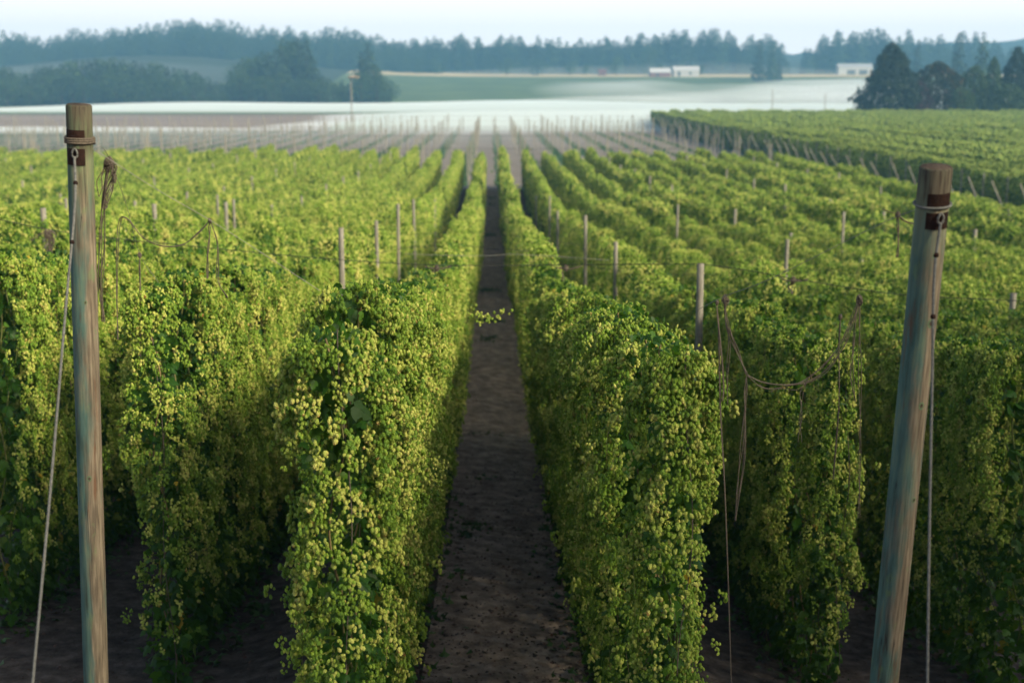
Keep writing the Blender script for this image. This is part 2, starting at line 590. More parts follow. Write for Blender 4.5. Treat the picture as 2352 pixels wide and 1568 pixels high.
def leaf_proto():
    """three-lobed toothed hop leaf; base at origin, tip along +Y, surface normal +Z, unit length"""
    o = [(0.0, -0.02), (0.16, -0.10), (0.34, 0.02), (0.46, 0.18), (0.52, 0.40), (0.38, 0.38), (0.30, 0.44), (0.20, 0.50), (0.30, 0.62), (0.20, 0.78), (0.0, 1.0)]
    o = o + [(-x, y) for x, y in o[-2:0:-1]]
    P = [(0, 0.28, 0.0)]
    for x, y in o:
        P.append((x, y, -0.22 * abs(x) - 0.22 * max(0, y - 0.3) ** 1.5))
    n = len(o)
    Fa = [(0, 1 + k, 1 + (k + 1) % n) for k in range(n)]
    return np.array(P, float), np.array(Fa)


def leaf_simple():
    P = [(0, 0, 0), (0.45, 0.32, -0.12), (0.12, 0.5, 0), (0, 1, -0.25), (-0.12, 0.5, 0), (-0.45, 0.32, -0.12)]
    return np.array(P, float), np.array([(0, 1, 2), (0, 2, 4), (2, 3, 4), (0, 4, 5)])


CV, CF = cone_proto()
BV, BF = blob_proto()
LV, LF = leaf_proto()
SV, SF = leaf_simple()
H = 5.7


def bumpfun(seed):
    g = np.random.default_rng(seed)
    k = g.uniform(0.8, 6, (12, 2)) * g.choice([-1, 1], (12, 2))
    ph = g.uniform(0, 6.28, 12)
    am = 1 / (np.abs(k).sum(1))

    def f(y, z):
        return (np.sin(np.multiply.outer(y, k[:, 0]) + np.multiply.outer(z, k[:, 1]) + ph) * am).sum(-1) / am.sum() * 2.2
    return f


def half_width(z):
    return np.interp(z, [0, 0.6, 1.5, 3, 4.6, 5.3, 5.8], [0.27, 0.28, 0.32, 0.37, 0.40, 0.38, 0.20])


def hop_near(seed, L=1.2, cone_density=1.0, endface=False, height=H, slim=1.0):
    """detailed plant: returns (leaf Bag, cone Bag)"""
    g = np.random.default_rng(seed)
    f = bumpfun(seed + 100)
    ztop = height - 0.08 + g.normal(0, 0.08)
    # ---- panicles of cones
    nface = int(270 * L / 1.2 * cone_density)
    ancs = []
    for side in (-1, 1):
        y = g.uniform(-L / 2, L / 2, nface * 2)
        z = 0.5 + (ztop - 0.5) * g.beta(1.5, 0.95, nface * 2)
        b = f(y * 1.0 + side * 7, z)
        keep = g.uniform(0, 1, len(y)) < np.clip(0.55 + 1.0 * b, 0.08, 1)
        keep &= g.uniform(0, 1, len(y)) < np.interp(z, [0.5, 1.4, 2.6], [0.18, 0.55, 1])
        y, z, b = y[keep][:nface], z[keep][:nface], b[keep][:nface]
        hw = half_width(z) * slim
        x = side * (hw + 0.12 * b + np.clip(g.normal(-0.01, 0.07, len(y)), -0.2, 0.12) + np.where(g.uniform(0, 1, len(y)) < 0.07, g.uniform(0.05, 0.28, len(y)), 0))
        ancs.append(np.stack([x, y, z, np.full(len(y), side), np.zeros(len(y))], -1))
    nt_ = int((64 if endface else 38) * L / 1.2)
    ytop = g.uniform(-L / 2, L / 2, nt_)
    xt = g.uniform(-0.34, 0.34, nt_) * slim
    zt = ztop + 0.10 * f(ytop, xt + 20) + 0.03 - 0.9 * xt ** 2 + g.uniform(-0.04, 0.06, nt_)
    ancs.append(np.stack([xt, ytop, zt, np.sign(xt), np.zeros(nt_)], -1))
    if endface:
        ne = 130
        x = g.uniform(-0.36, 0.36, ne) * slim
        z = 0.6 + (ztop - 0.5) * g.beta(1.5, 0.8, ne)
        ancs.append(np.stack([x, -L / 2 - 0.12 - 0.10 * f(x, z) - 0.12 * (1 - (x / 0.36 / slim) ** 2), z, np.sign(x) * 0.3, -np.ones(ne)], -1))
    A = np.concatenate(ancs)
    cp, csz, crn, cout = [], [], [], []
    for x, y, z, sx, sy in A:
        n = g.integers(5, 26) if z > 1.2 else g.integers(3, 9)
        Lc = 0.05 + 0.0095 * n * g.uniform(0.7, 1.3)
        t = g.uniform(0, 1, n)
        wid = (0.040 + 0.0014 * n) * (1 - 0.55 * t) + 0.012
        th = g.uniform(0, 6.28, n)
        rr = np.sqrt(g.uniform(0.05, 1, n)) * wid
        px = x + rr * np.cos(th) + sx * 0.05 * np.sin(t * 2.2)
        py = y + rr * np.sin(th) + sy * 0.05 * np.sin(t * 2.2)
        pz = z - t * Lc
        cp.append(np.stack([px, py, pz], -1))
        csz.append(g.uniform(0.028, 0.044, n) * g.uniform(0.78, 1.2))
        base = g.uniform(0.05, 0.93)
        crn.append(np.clip(base + g.normal(0, 0.16, n), 0, 0.955))
    cp = np.concatenate(cp)
    csz = np.concatenate(csz)
    crn = np.concatenate(crn)
    crn[g.uniform(0, 1, len(crn)) < 0.006] = 1.0
    n = len(cp)
    R = eul(g.normal(0, 0.38, n), g.normal(0, 0.38, n), g.uniform(0, 6.28, n))
    cV, cF = scatter(CV, CF, cp, R, np.stack([csz, csz, csz * g.uniform(1.05, 1.5, n)], -1))
    cones = Bag()
    cones.add(cV, cF, 0, np.repeat(crn, len(CV)) + np.tile(np.linspace(-0.08, 0.05, len(CV)), n))
    # ---- leaves: skin + core + bottom skirts
    lv = Bag()
    parts = []
    for side in (-1, 1):
        nl = int(300 * L / 1.2)
        y = g.uniform(-L / 2 - 0.05, L / 2 + 0.05, nl)
        z = g.uniform(0.25, ztop + 0.05, nl)
        b = f(y + side * 7, z)
        x = side * (half_width(z) * slim + 0.10 * b - 0.07 + g.normal(0, 0.06, nl))
        sz = np.interp(z, [0, 1.2, 2.5], [0.18, 0.14, 0.095]) * g.uniform(0.6, 1.25, nl)
        parts.append((x, y, z, sz, np.full(nl, side * math.pi / 2)))
    ncore = int(260 * L / 1.2)
    z = g.uniform(0.15, ztop, ncore)
    parts.append((g.uniform(-1, 1, ncore) * np.maximum(half_width(z) * slim - 0.08, 0.05), g.uniform(-L / 2, L / 2, ncore), z, g.uniform(0.14, 0.24, ncore), g.uniform(0, 6.28, ncore)))
    ntl = int(45 * L / 1.2)
    xt = g.uniform(-0.32, 0.32, ntl) * slim
    parts.append((xt, g.uniform(-L / 2, L / 2, ntl), ztop - 0.02 - 0.9 * xt ** 2 + g.uniform(-0.1, 0.14, ntl), g.uniform(0.05, 0.11, ntl), g.uniform(0, 6.28, ntl)))
    if endface:
        nl = 130
        x = g.uniform(-0.36, 0.36, nl) * slim
        z = g.uniform(0.2, ztop, nl)
        parts.append((x, -L / 2 - 0.02 - 0.10 * f(x, z) + g.normal(0, 0.05, nl), z, np.interp(z, [0, 1.2, 2.8], [0.21, 0.16, 0.10]) * g.uniform(0.7, 1.25, nl), np.full(nl, math.pi)))
    x, y, z, sz, yaw = [np.concatenate(q) for q in zip(*parts)]
    n = len(x)
    # leaf tip droops outwards and down: pitch the +Y axis below the horizon, then yaw it outwards (yaw measured like a heading)
    yawz = -yaw + g.normal(0, 0.7, n)
    R = eul(g.normal(-0.85, 0.45, n), g.normal(0, 0.4, n), yawz)
    lV, lF = scatter(LV, LF, np.stack([x, y, z], -1), R, sz)
    lr = np.clip(g.beta(2, 2.4, n) * 0.95 + np.where(z < 1.7, 0.12, 0), 0, 0.97)
    lr[g.uniform(0, 1, n) < 0.008] = 1.0
    lv.add(lV, lF, 0, np.repeat(lr, len(LV)))
    # ---- two twining bines and a few hanging tendrils
    for k in range(2):
        y0 = (k - 0.5) * L * 0.5
        zz = np.linspace(0, ztop, 30)
        p = np.stack([0.10 * np.sin(zz * 3 + k), y0 + 0.06 * np.cos(zz * 3.3), zz], -1)
        tV, tF = tube(p, 0.012, 4)
        lv.add(tV, tF, 1, g.uniform())
    for k in range(int(9 * L / 1.2)):
        s = g.choice([-1, 1])
        z0 = g.uniform(1.5, ztop)
        p0 = np.array([s * (half_width(z0) * slim - 0.05), g.uniform(-L / 2, L / 2), z0])
        ln = g.uniform(0.25, 0.7)
        q = np.array([[0, 0, 0], [s * 0.12, 0.03, 0.02], [s * 0.17, 0.06 * g.normal(), -ln * 0.4], [s * 0.15, 0.1 * g.normal(), -ln]])
        tV, tF = tube(smooth_path(p0 + q, 8), 0.0028, 3)
        lv.add(tV, tF, 1, g.uniform())
    return lv, cones


def hop_mid(seed, L=3.6, nper=75, size=0.085, leafn=34, leafsize=0.20, gap=0.0):
    """plants seen from 35 m and farther: one mesh of leaves and cone clumps"""
    g = np.random.default_rng(seed)
    f = bumpfun(seed + 500)
    bag = Bag()
    parts = []
    ztop = H

    def col(y):
        return np.cos(2 * np.pi * y / 1.2 + 0.7 * np.sin(y * 0.8 + seed))

    def prof(y):
        return (0.16 if L < 6 else 0.22) * f(y * 1.3, y * 0 + 3) + 0.20 * col(y) + 0.16 * f(y * 0.45, y * 0 + 11)
    for side in (-1, 1):
        n = int(nper * L * 5.9)
        y = g.uniform(-L / 2, L / 2, n)
        z = 0.4 + (ztop - 0.4) * g.beta(1.4, 0.95, n)
        b = f(y + side * 9, z)
        keep = g.uniform(0, 1, n) < np.clip(0.5 + 0.9 * b + 0.28 * col(y), 0.04, 1)
        b = b + 0.35 * col(y)
        y, z, b = y[keep], z[keep], b[keep]
        zz = z + prof(y) * (z > 4)
        x = side * (half_width(z) * 1.12 + (0.13 if L < 6 else 0.20) * b + g.normal(0, 0.05, len(y)))
        parts.append(np.stack([x, y, zz], -1))
    n = int(nper * L * 1.1)
    y = g.uniform(-L / 2, L / 2, n)
    x = g.uniform(-0.4, 0.4, n)
    parts.append(np.stack([x, y, ztop + 0.16 + 1.3 * prof(y) - 0.9 * x ** 2 + 0.10 * f(y * 2, x * 2) + g.normal(0, 0.04, n)], -1))
    for k in range(int(L * 1.3)):               # stray shoots standing or leaning above the top wire
        y0, x0 = g.uniform(-L / 2, L / 2), g.uniform(-0.25, 0.25)
        m = int(10 * nper / 60) + 4
        t = g.uniform(0, 1, m)
        hs = g.uniform(0.2, 0.6)
        parts.append(np.stack([x0 + g.normal(0, 0.25) * t + g.normal(0, 0.05, m), y0 + g.normal(0, 0.25) * t + g.normal(0, 0.05, m), ztop + 0.1 + hs * t], -1))
    P = np.concatenate(parts)
    n = len(P)
    cl = np.clip(0.5 + 0.5 * f(P[:, 1] * 2.2 + P[:, 0], P[:, 2] * 2.2) + g.normal(0, 0.2, n), 0, 0.96)
    R = eul(g.normal(0, 0.4, n), g.normal(0, 0.4, n), g.uniform(0, 6.28, n))
    sc = size * g.uniform(0.7, 1.3, n)
    V, Fa = scatter(BV, BF, P, R, np.stack([sc, sc, sc * 1.25], -1))
    bag.add(V, Fa, 0, np.repeat(cl, len(BV)))
    lp = []
    for side in (-1, 1):
        n = int(leafn * L * 5.9)
        y = g.uniform(-L / 2, L / 2, n)
        z = g.uniform(0.15, ztop, n)
        x = side * (half_width(z) + 0.10 * f(y + side * 9, z) - 0.05 + g.normal(0, 0.05, n))
        lp.append((x, y, z, np.full(n, -side * math.pi / 2)))
    n = int(leafn * L * 2.5)
    z = g.uniform(0.1, ztop, n)
    lp.append((g.uniform(-1, 1, n) * (half_width(z) - 0.12), g.uniform(-L / 2, L / 2, n), z, g.uniform(0, 6.28, n)))
    n = int(leafn * L * 1.3)
    y = g.uniform(-L / 2, L / 2, n)
    x = g.uniform(-0.4, 0.4, n)
    lp.append((x, y, ztop + 0.05 + 1.3 * prof(y) - 0.9 * x ** 2 + g.uniform(-0.12, 0.12, n), g.uniform(0, 6.28, n)))
    x, y, z, yaw = [np.concatenate(q) for q in zip(*lp)]
    n = len(x)
    R = eul(g.normal(-0.85, 0.45, n), g.normal(0, 0.4, n), yaw + g.normal(0, 0.7, n))
    V, Fa = scatter(SV, SF, np.stack([x, y, z], -1), R, leafsize * g.uniform(0.6, 1.3, n))
    bag.add(V, Fa, 1, np.repeat(np.clip(g.beta(2, 2.2, n), 0, 0.95), len(SV)))
    return bag


near_lib = []
for s in range(6):
    lv, cn = hop_near(s + 1)
    near_lib.append((lv.mesh("hop_leaves", [LEAF, STEM]), cn.mesh("hop_cones", [CONE])))
mid_lib = [hop_mid(s + 40, 3.6, 130, 0.062, 48, 0.15).mesh("hop_foliage", [CONE, LEAF]) for s in range(5)]
far_lib = [hop_mid(s + 60, 12.0, 48, 0.11, 24, 0.25).mesh("hop_foliage", [CONE, LEAF]) for s in range(4)]
green_lib = [hop_mid(s + 80, 24.0, 8, 0.30, 8, 0.55).mesh("hop_foliage", [CONE_GREEN, LEAF]) for s in range(4)]
green_near = [hop_mid(s + 90, 12.0, 20, 0.17, 18, 0.34).mesh("hop_foliage", [CONE_GREEN, LEAF]) for s in range(3)]

# ------------------------------------------------------------------ hop rows of the near block
SP = 3.4
ROWX = {k: (-1.46 + (k + 1) * SP if k < 0 else 1.94 + k * SP) for k in range(-27, 13)}
ROWX[0] = 1.80
START = {-1: 12.6, 0: 13.2, -2: 19.3, 1: 20.5, -3: 20.5, 2: 20.0, -4: 26.0, 3: 27.0}
ORD = ["", "first", "second", "third", "fourth", "fifth", "sixth", "seventh", "eighth", "ninth", "tenth", "eleventh", "twelfth", "thirteenth", "fourteenth",
       "fifteenth", "sixteenth", "seventeenth", "eighteenth", "nineteenth", "twentieth", "twenty-first", "twenty-second", "twenty-third", "twenty-fourth",
       "twenty-fifth", "twenty-sixth", "twenty-seventh", "twenty-eighth", "twenty-ninth", "thirtieth"]
YEND = 207.0


def row_empty(name, x, y):
    e = bpy.data.objects.new(name, None)
    COL.objects.link(e)
    e.location = (x, y, gz(x, y))
    return e


def place(root, name, me, x, y, flip, sz, L):
    """a stretch of plants stood on the ground, tilted with the slope"""
    o = bpy.data.objects.new(name, me)
    COL.objects.link(o)
    o.parent = root
    sl_ = math.atan2(gz(x, y + L / 2) - gz(x, y - L / 2), L)
    o.rotation_euler = (sl_ * (1 if not flip else -1), 0, math.pi if flip else 0)
    o.location = (x - root.location.x, y - root.location.y, gz(x, y) - root.location.z)
    o.scale = (random.uniform(0.94, 1.06), 1.0, sz)
    return o


for k, x in ROWX.items():
    y = START.get(k, max(30.0, abs(x) / 0.40 - 6))
    if y > YEND - 8:
        continue
    root = row_empty("hop_row", x, y)
    n = -k if k < 0 else k + 1
    sidew = "to the left" if k < 0 else "to the right"
    if n == 1:
        lab = "tall hop row heavy with yellow cones walling the soil path on its " + ("left" if k < 0 else "right")
    else:
        lab = f"tall cone-laden hop row, {ORD[n]} one {sidew} of the soil path"
    tag(root, lab, "hop row", "rows of hops in the near block")
    yend = YEND + random.uniform(-1.5, 1.5)
    if x > 18:
        yend = YEND - (x - 18) * 0.6
    while y < yend - 1:
        if y < 38:
            L, lib, lod = 1.2, near_lib, 0
        elif y < 88:
            L, lib, lod = 3.6, mid_lib, 1
        else:
            L, lib, lod = 12.0, far_lib, 2
        if abs(x) > 20 and lod == 1 and y > 70:
            L, lib, lod = 12.0, far_lib, 2
        yc = y + L / 2
        c = random.choice(lib)
        fl = random.random() < 0.5
        xx = x + random.uniform(-0.06, 0.06) * (1 + lod * 1.2)
        sz = random.uniform(0.955, 1.045) if lod == 0 else random.uniform(0.92, 1.08)
        if abs(x) > 3:
            sz *= 1 + 0.07 * float(1 - sstep(30, 70, yc))
        if lod == 0:
            o = place(root, "hop_plant", c[0], xx, yc, fl, sz, L)
            cc = bpy.data.objects.new("cones", c[1])
            COL.objects.link(cc)
            cc.parent = o
        else:
            place(root, "foliage", c, xx, yc, fl, sz, L)
        y += L

# ------------------------------------------------------------------ end bines: the first plants of the four middle rows, each on its twine
END = [(-1, 12.1, "bine draped in pale yellow cones, ending the row left of the path", 901, 1.0),
       (0, 12.75, "bine with loose dangling cones, ending the row right of the path", 902, 0.85),
       (-2, 18.7, "hop bine ending the second row left of the path, beside the upright end post", 903, 1.0),
       (1, 19.8, "hop bine ending the second row right of the path, behind looped slack twine", 904, 0.9)]
for k, y, lab, seed, slim in END:
    x = ROWX[k]
    e = row_empty("hop_bine", x, y)
    tag(e, lab, "hop plant", "hop bines at the row ends")
    lv, cn = hop_near(seed, 0.75, 1.1, True, H + (0.4 if abs(x) > 3 else 0), slim * 0.80)
    link("leaves", lv.mesh("bine_leaves", [LEAF, STEM]), e)
    link("cones", cn.mesh("bine_cones", [CONE]), e)
    zz = np.linspace(0.0, H, 40)
    p = np.stack([0.05 * np.sin(zz * 2) + 0.12, -0.52 + 0.05 * np.cos(zz * 2.4), zz], -1)
    tV, tF = tube(p, 0.006, 6)
    link("twine", mesh_from("bine_twine", tV, [(tF, 0)], [TWINE]), e)

# ------------------------------------------------------------------ far hop block on the right
GX0 = 61.0
for j in range(44):
    x = GX0 + j * SP
    y = max(140.0, x / 0.42 - 8)
    root = row_empty("hop_row", x, y)
    lab = "dark green hop row facing the lane of braced poles, front of the far block" if j == 0 else (
        f"green hop row of the far block, {ORD[j + 1] if j < 30 else 'deep-set ' + ORD[j - 28]} in from its pole-lined side" if j < 30 else
        f"green hop row of the far block, {ORD[44 - j]} from its outer edge")
    tag(root, lab, "hop row", "rows of hops in the far block")
    while y < 500:
        if j < 3 and y < 330:
            L, lib = 12.0, green_near
        else:
            L, lib = 24.0, green_lib
        place(root, "foliage", random.choice(lib), x + random.uniform(-0.1, 0.1), y + L / 2, random.random() < 0.5, random.uniform(0.94, 1.05), L)
        y += L

# ------------------------------------------------------------------ poles
def pole_mesh(name, length, r0, r1, mats, seg=12, rough=0.04, seed=0):
    """tapered log with slightly uneven girth and a rough sawn top"""
    g = np.random.default_rng(seed)
    zs = np.linspace(0, length, 14)
    th = np.arange(seg) / seg * 2 * np.pi
    prof = 1 + rough * (np.sin(th * 2 + 1) * 0.5 + g.normal(0, 0.3, seg))
    V = []
    for z in zs:
        r = (r0 + (r1 - r0) * z / length) * (1 + rough * 0.3 * math.sin(z * 2.3 + seed))
        V.append(np.stack([np.cos(th) * r * prof, np.sin(th) * r * prof, np.full(seg, z)], -1))
    V.append(V[-1] * [0.9, 0.9, 1] + [0, 0, 0.012])
    V = np.concatenate(V + [np.array([[0, 0, length + 0.008]])])
    n = len(zs) + 1
    i = np.arange(n - 1)[:, None] * seg
    jj = np.arange(seg)[None, :]
    j2 = (jj + 1) % seg
    q = np.stack([i + jj, i + j2, i + seg + j2, i + seg + jj], -1).reshape(-1, 4)
    c = n * seg
    cap = np.array([((n - 1) * seg + s, (n - 1) * seg + (s + 1) % seg, c) for s in range(seg)])
    return mesh_from(name, V, [(q, 0), (cap, 1)], mats, None, True)


pole_lib = [pole_mesh("trellis_pole", 7.2, 0.085 + 0.01 * (s % 3), 0.07 + 0.008 * (s % 2), [GREYPOLE, POLETOP], 10, 0.05, s) for s in range(5)]


def stand_pole(x, y, ztop, label, group, lean=(0, 0), wide=1.0, L=7.2):
    o = link("trellis_pole", random.choice(pole_lib), None, (x, y, ztop - L), (lean[0], lean[1], random.uniform(0, 6.28)))
    o.scale = (wide, wide, L / 7.2)
    return tag(o, label, "pole", group)


# poles seen in full beside the two middle gaps (survey spot of each top)
NEARPOLES = [(780, 523, -4.2, "blue-grey pole, nearest of those rising above the rows left of the path"),
             (865, 507, -4.2, "brownish pole, second in the line left of the path"),
             (911, 469, -4.25, "slim tilted grey pole, third in the line left of the path"),
             (952, 458, -4.3, "brown-grey pole, fourth in the line left of the path"),
             (997, 458, -4.4, "small grey pole, fifth in the line left of the path"),
             (1612, 605, 4.62, "stout pale pole carrying the cross wire beside the right path row"),
             (1418, 556, 4.62, "grey pole, second in the line right of the path"),
             (1347, 495, 4.6, "tall brown-topped pole, third in the line right of the path"),
             (1281, 484, 4.5, "slim brown pole, fourth in the line right of the path"),
             (1262, 450, 4.5, "tall pale pole, fifth in the line right of the path"),
             (1231, 450, 4.5, "slim grey pole, sixth in the line right of the path"),
             (535, 458, -14.5, "lone brown-grey pole standing out of the hop tops left of the path rows"),
             (497, 447, -18.0, "short brown pole top left of the lone brown-grey pole"),
             (290, 512, -12.6, "grey pole top just beyond the twine loop by the upright post"),
             (1802, 550, 11.0, "pale pole top in the hops beyond the looped twine"),
             (1938, 487, 19.0, "brown pole top standing high in the hops beside the leaning post"),
             (1554, 470, 11.2, "small pale pole top in the hops beyond the stout pale pole"),
             (1803, 470, 22.0, "grey pole top in the hops above the pale pole top")]
for px, py, X, lab in NEARPOLES:
    d = at(px, py, 1.0) - np.array([0, 0, ZC])
    D = X / d[0]
    p = at(px, py, D)
    stand_pole(X, D, p[2], lab, "trellis poles in the near block", (random.uniform(-.012, .012), random.uniform(-.012, .012)), 1.0 if D > 25 else 1.15, max(6.0, p[2] - gz(X, D) + 0.4))
cnt = 0
for k in list(range(-26, -3, 3)) + list(range(4, 13, 3)):
    x = ROWX[k] + 0.3
    y0 = max(38.0, abs(x) / 0.40)
    for y in np.arange(y0 + (k % 2) * 5, 200, 15.0):
        if x > 18 and y > YEND - (x - 18) * 0.6:
            continue
        yy = y + random.uniform(-1, 1)
        stand_pole(x, yy, gz(x, yy) + H + random.uniform(0.55, 1.3), "grey pole top poking out among the hop tops of the near block", "pole tops among the near hops",
                   (random.uniform(-.02, .02), random.uniform(-.02, .02)), 1.25)
        cnt += 1
# far harvested trellis
for x in np.arange(-167, 56, 10.2):
    for y in np.arange(222, 440, 27.0):
        yy = y + random.uniform(-1, 1)
        if abs(x) > yy * 0.42:
            continue
        xx = x + random.uniform(-0.3, 0.3)
        stand_pole(xx, yy, gz(xx, yy) + 5.9 + random.uniform(-0.3, 0.5), "thin bare trellis pole in the harvested field before the mist", "bare poles of the harvested field",
                   (random.uniform(-.02, .02), random.uniform(-.02, .02)), 1.7)
        cnt += 1
bag = Bag()
g = np.random.default_rng(21)
for x in np.arange(-177, 56, 5.1):
    for y in np.arange(250, 445, 19.0):
        yy, xx = y + g.uniform(-3, 3), x + g.uniform(-0.6, 0.6)
        if abs(xx) > yy * 0.42:
            continue
        z0 = gz(xx, yy)
        V, Fq = tube(np.array([[xx, yy, z0 - 0.2], [xx + g.normal(0, .05), yy, z0 + 3], [xx + g.normal(0, .08), yy, z0 + 5.8 + g.uniform(-0.3, 0.4)]]), [0.10, 0.09, 0.08], 6)
        bag.add(V, Fq, 0, 0.5)
tag(link("bare_poles", bag.mesh("bare_poles", [GREYPOLE])), "mass of thin bare poles standing in the harvested field before the mist", "poles", None, 'stuff')
# lane poles and leaning braces in front of the far block
nb = 0
for y in np.arange(128, 470, 7.5):
    x = GX0 - 1.3
    if x > y * 0.47:
        continue
    stand_pole(x, y, gz(x, y) + 5.6, "upright pale pole against the face of the far green block", "upright poles along the lane", (0, 0), 1.0)
    if nb % 2 == 0 or y < 260:
        x2 = GX0 - 4.6
        o = stand_pole(x2, y + 1.5, 0, "pole leaning as a brace beside the far green block", "leaning brace poles along the lane", (0, 0), 1.15, 6.4)
        o.location = (x2 + 1.9, y + 1.5, gz(x2, y) - 0.3)
        o.rotation_euler = (random.uniform(-.05, .05), math.radians(-27 + random.uniform(-5, 5)), 0)
        o.name = "brace_pole"
    nb += 1

# green cover-crop strips of the harvested field
for j in range(-24, 9):
    x = 1.94 + SP / 2 - SP + j * 2 * SP + 1.7
    if x > 54:
        continue
    ys = np.linspace(max(212, abs(x) / 0.42), 452, 60)
    g = np.random.default_rng(j + 300)
    n = 900
    py = g.uniform(ys[0], 452, n)
    px = x + g.normal(0, 0.6, n)
    V, Fa = scatter(SV, SF, np.stack([px, py, ground(px, py) + 0.02], -1), eul(g.normal(0.9, 0.5, n), g.normal(0, 0.5, n), g.uniform(0, 6.28, n)), g.uniform(0.3, 0.75, n))
    bag = Bag()
    bag.add(V, Fa, 0, np.repeat(g.uniform(0, 1, n), len(SV)))
    ex = np.concatenate([np.full(60, x - 1.05) + g.normal(0, .12, 60), np.full(60, x + 1.05) + g.normal(0, .12, 60)])
    ey = np.concatenate([ys, ys])
    V = np.stack([ex, ey, ground(ex, ey) + 0.03], -1)
    i = np.arange(59)
    bag.add(V, np.stack([i, i + 60, i + 61, i + 1], -1), 1, 0.5)
    tag(link("ground_cover", bag.mesh("ground_cover", [LAWN, STRIP])), "strip of green ground cover between bare trellis poles", "ground cover", "green strips in the harvested field", 'stuff')

# ------------------------------------------------------------------ big end posts with guy ropes
def frame_from(base, top):
    d = np.asarray(top) - np.asarray(base)
    L = float(np.linalg.norm(d))
    z = Vector(d / L)
    y = Vector((0, 1, 0)) - z * z.y
    y.normalize()
    x = y.cross(z)
    M = Matrix((x, y, z)).transposed().to_4x4()
    M.translation = Vector(base)
    return M, L


def patch(radius, z0, z1, a0, a1, th=0.006, seg=10):
    """curved plate lying on the post (angles from -Y, the side facing the camera)"""
    a = np.linspace(a0, a1, seg + 1) - math.pi / 2
    V = []
    for r in (radius, radius + th):
        for z in (z0, z1):
            V.append(np.stack([np.cos(a) * r, np.sin(a) * r, np.full(seg + 1, z)], -1))
    V = np.concatenate(V)
    n = seg + 1
    i = np.arange(seg)
    Fq = [np.stack([2 * n + i, 2 * n + i + 1, 3 * n + i + 1, 3 * n + i], -1), np.stack([i + 1, i, n + i, n + i + 1], -1),
          np.stack([n + i, 3 * n + i, 3 * n + i + 1, n + i + 1], -1), np.stack([i, i + 1, 2 * n + i + 1, 2 * n + i], -1),
          np.array([[0, 2 * n, 3 * n, n], [seg, n + seg, 3 * n + seg, 2 * n + seg]])]
    return V, np.concatenate(Fq)


def ring(radius, z, thick, turns=1, seg=32, tilt=0.0, wob=0.0):
    a = np.linspace(0, 2 * np.pi * turns, seg * turns + 1)
    p = np.stack([np.cos(a) * radius, np.sin(a) * radius, z + tilt * np.sin(a) + (a / (2 * np.pi)) * thick * 1.7 + wob * np.sin(a * 3)], -1)
    return tube(p, thick, 6)


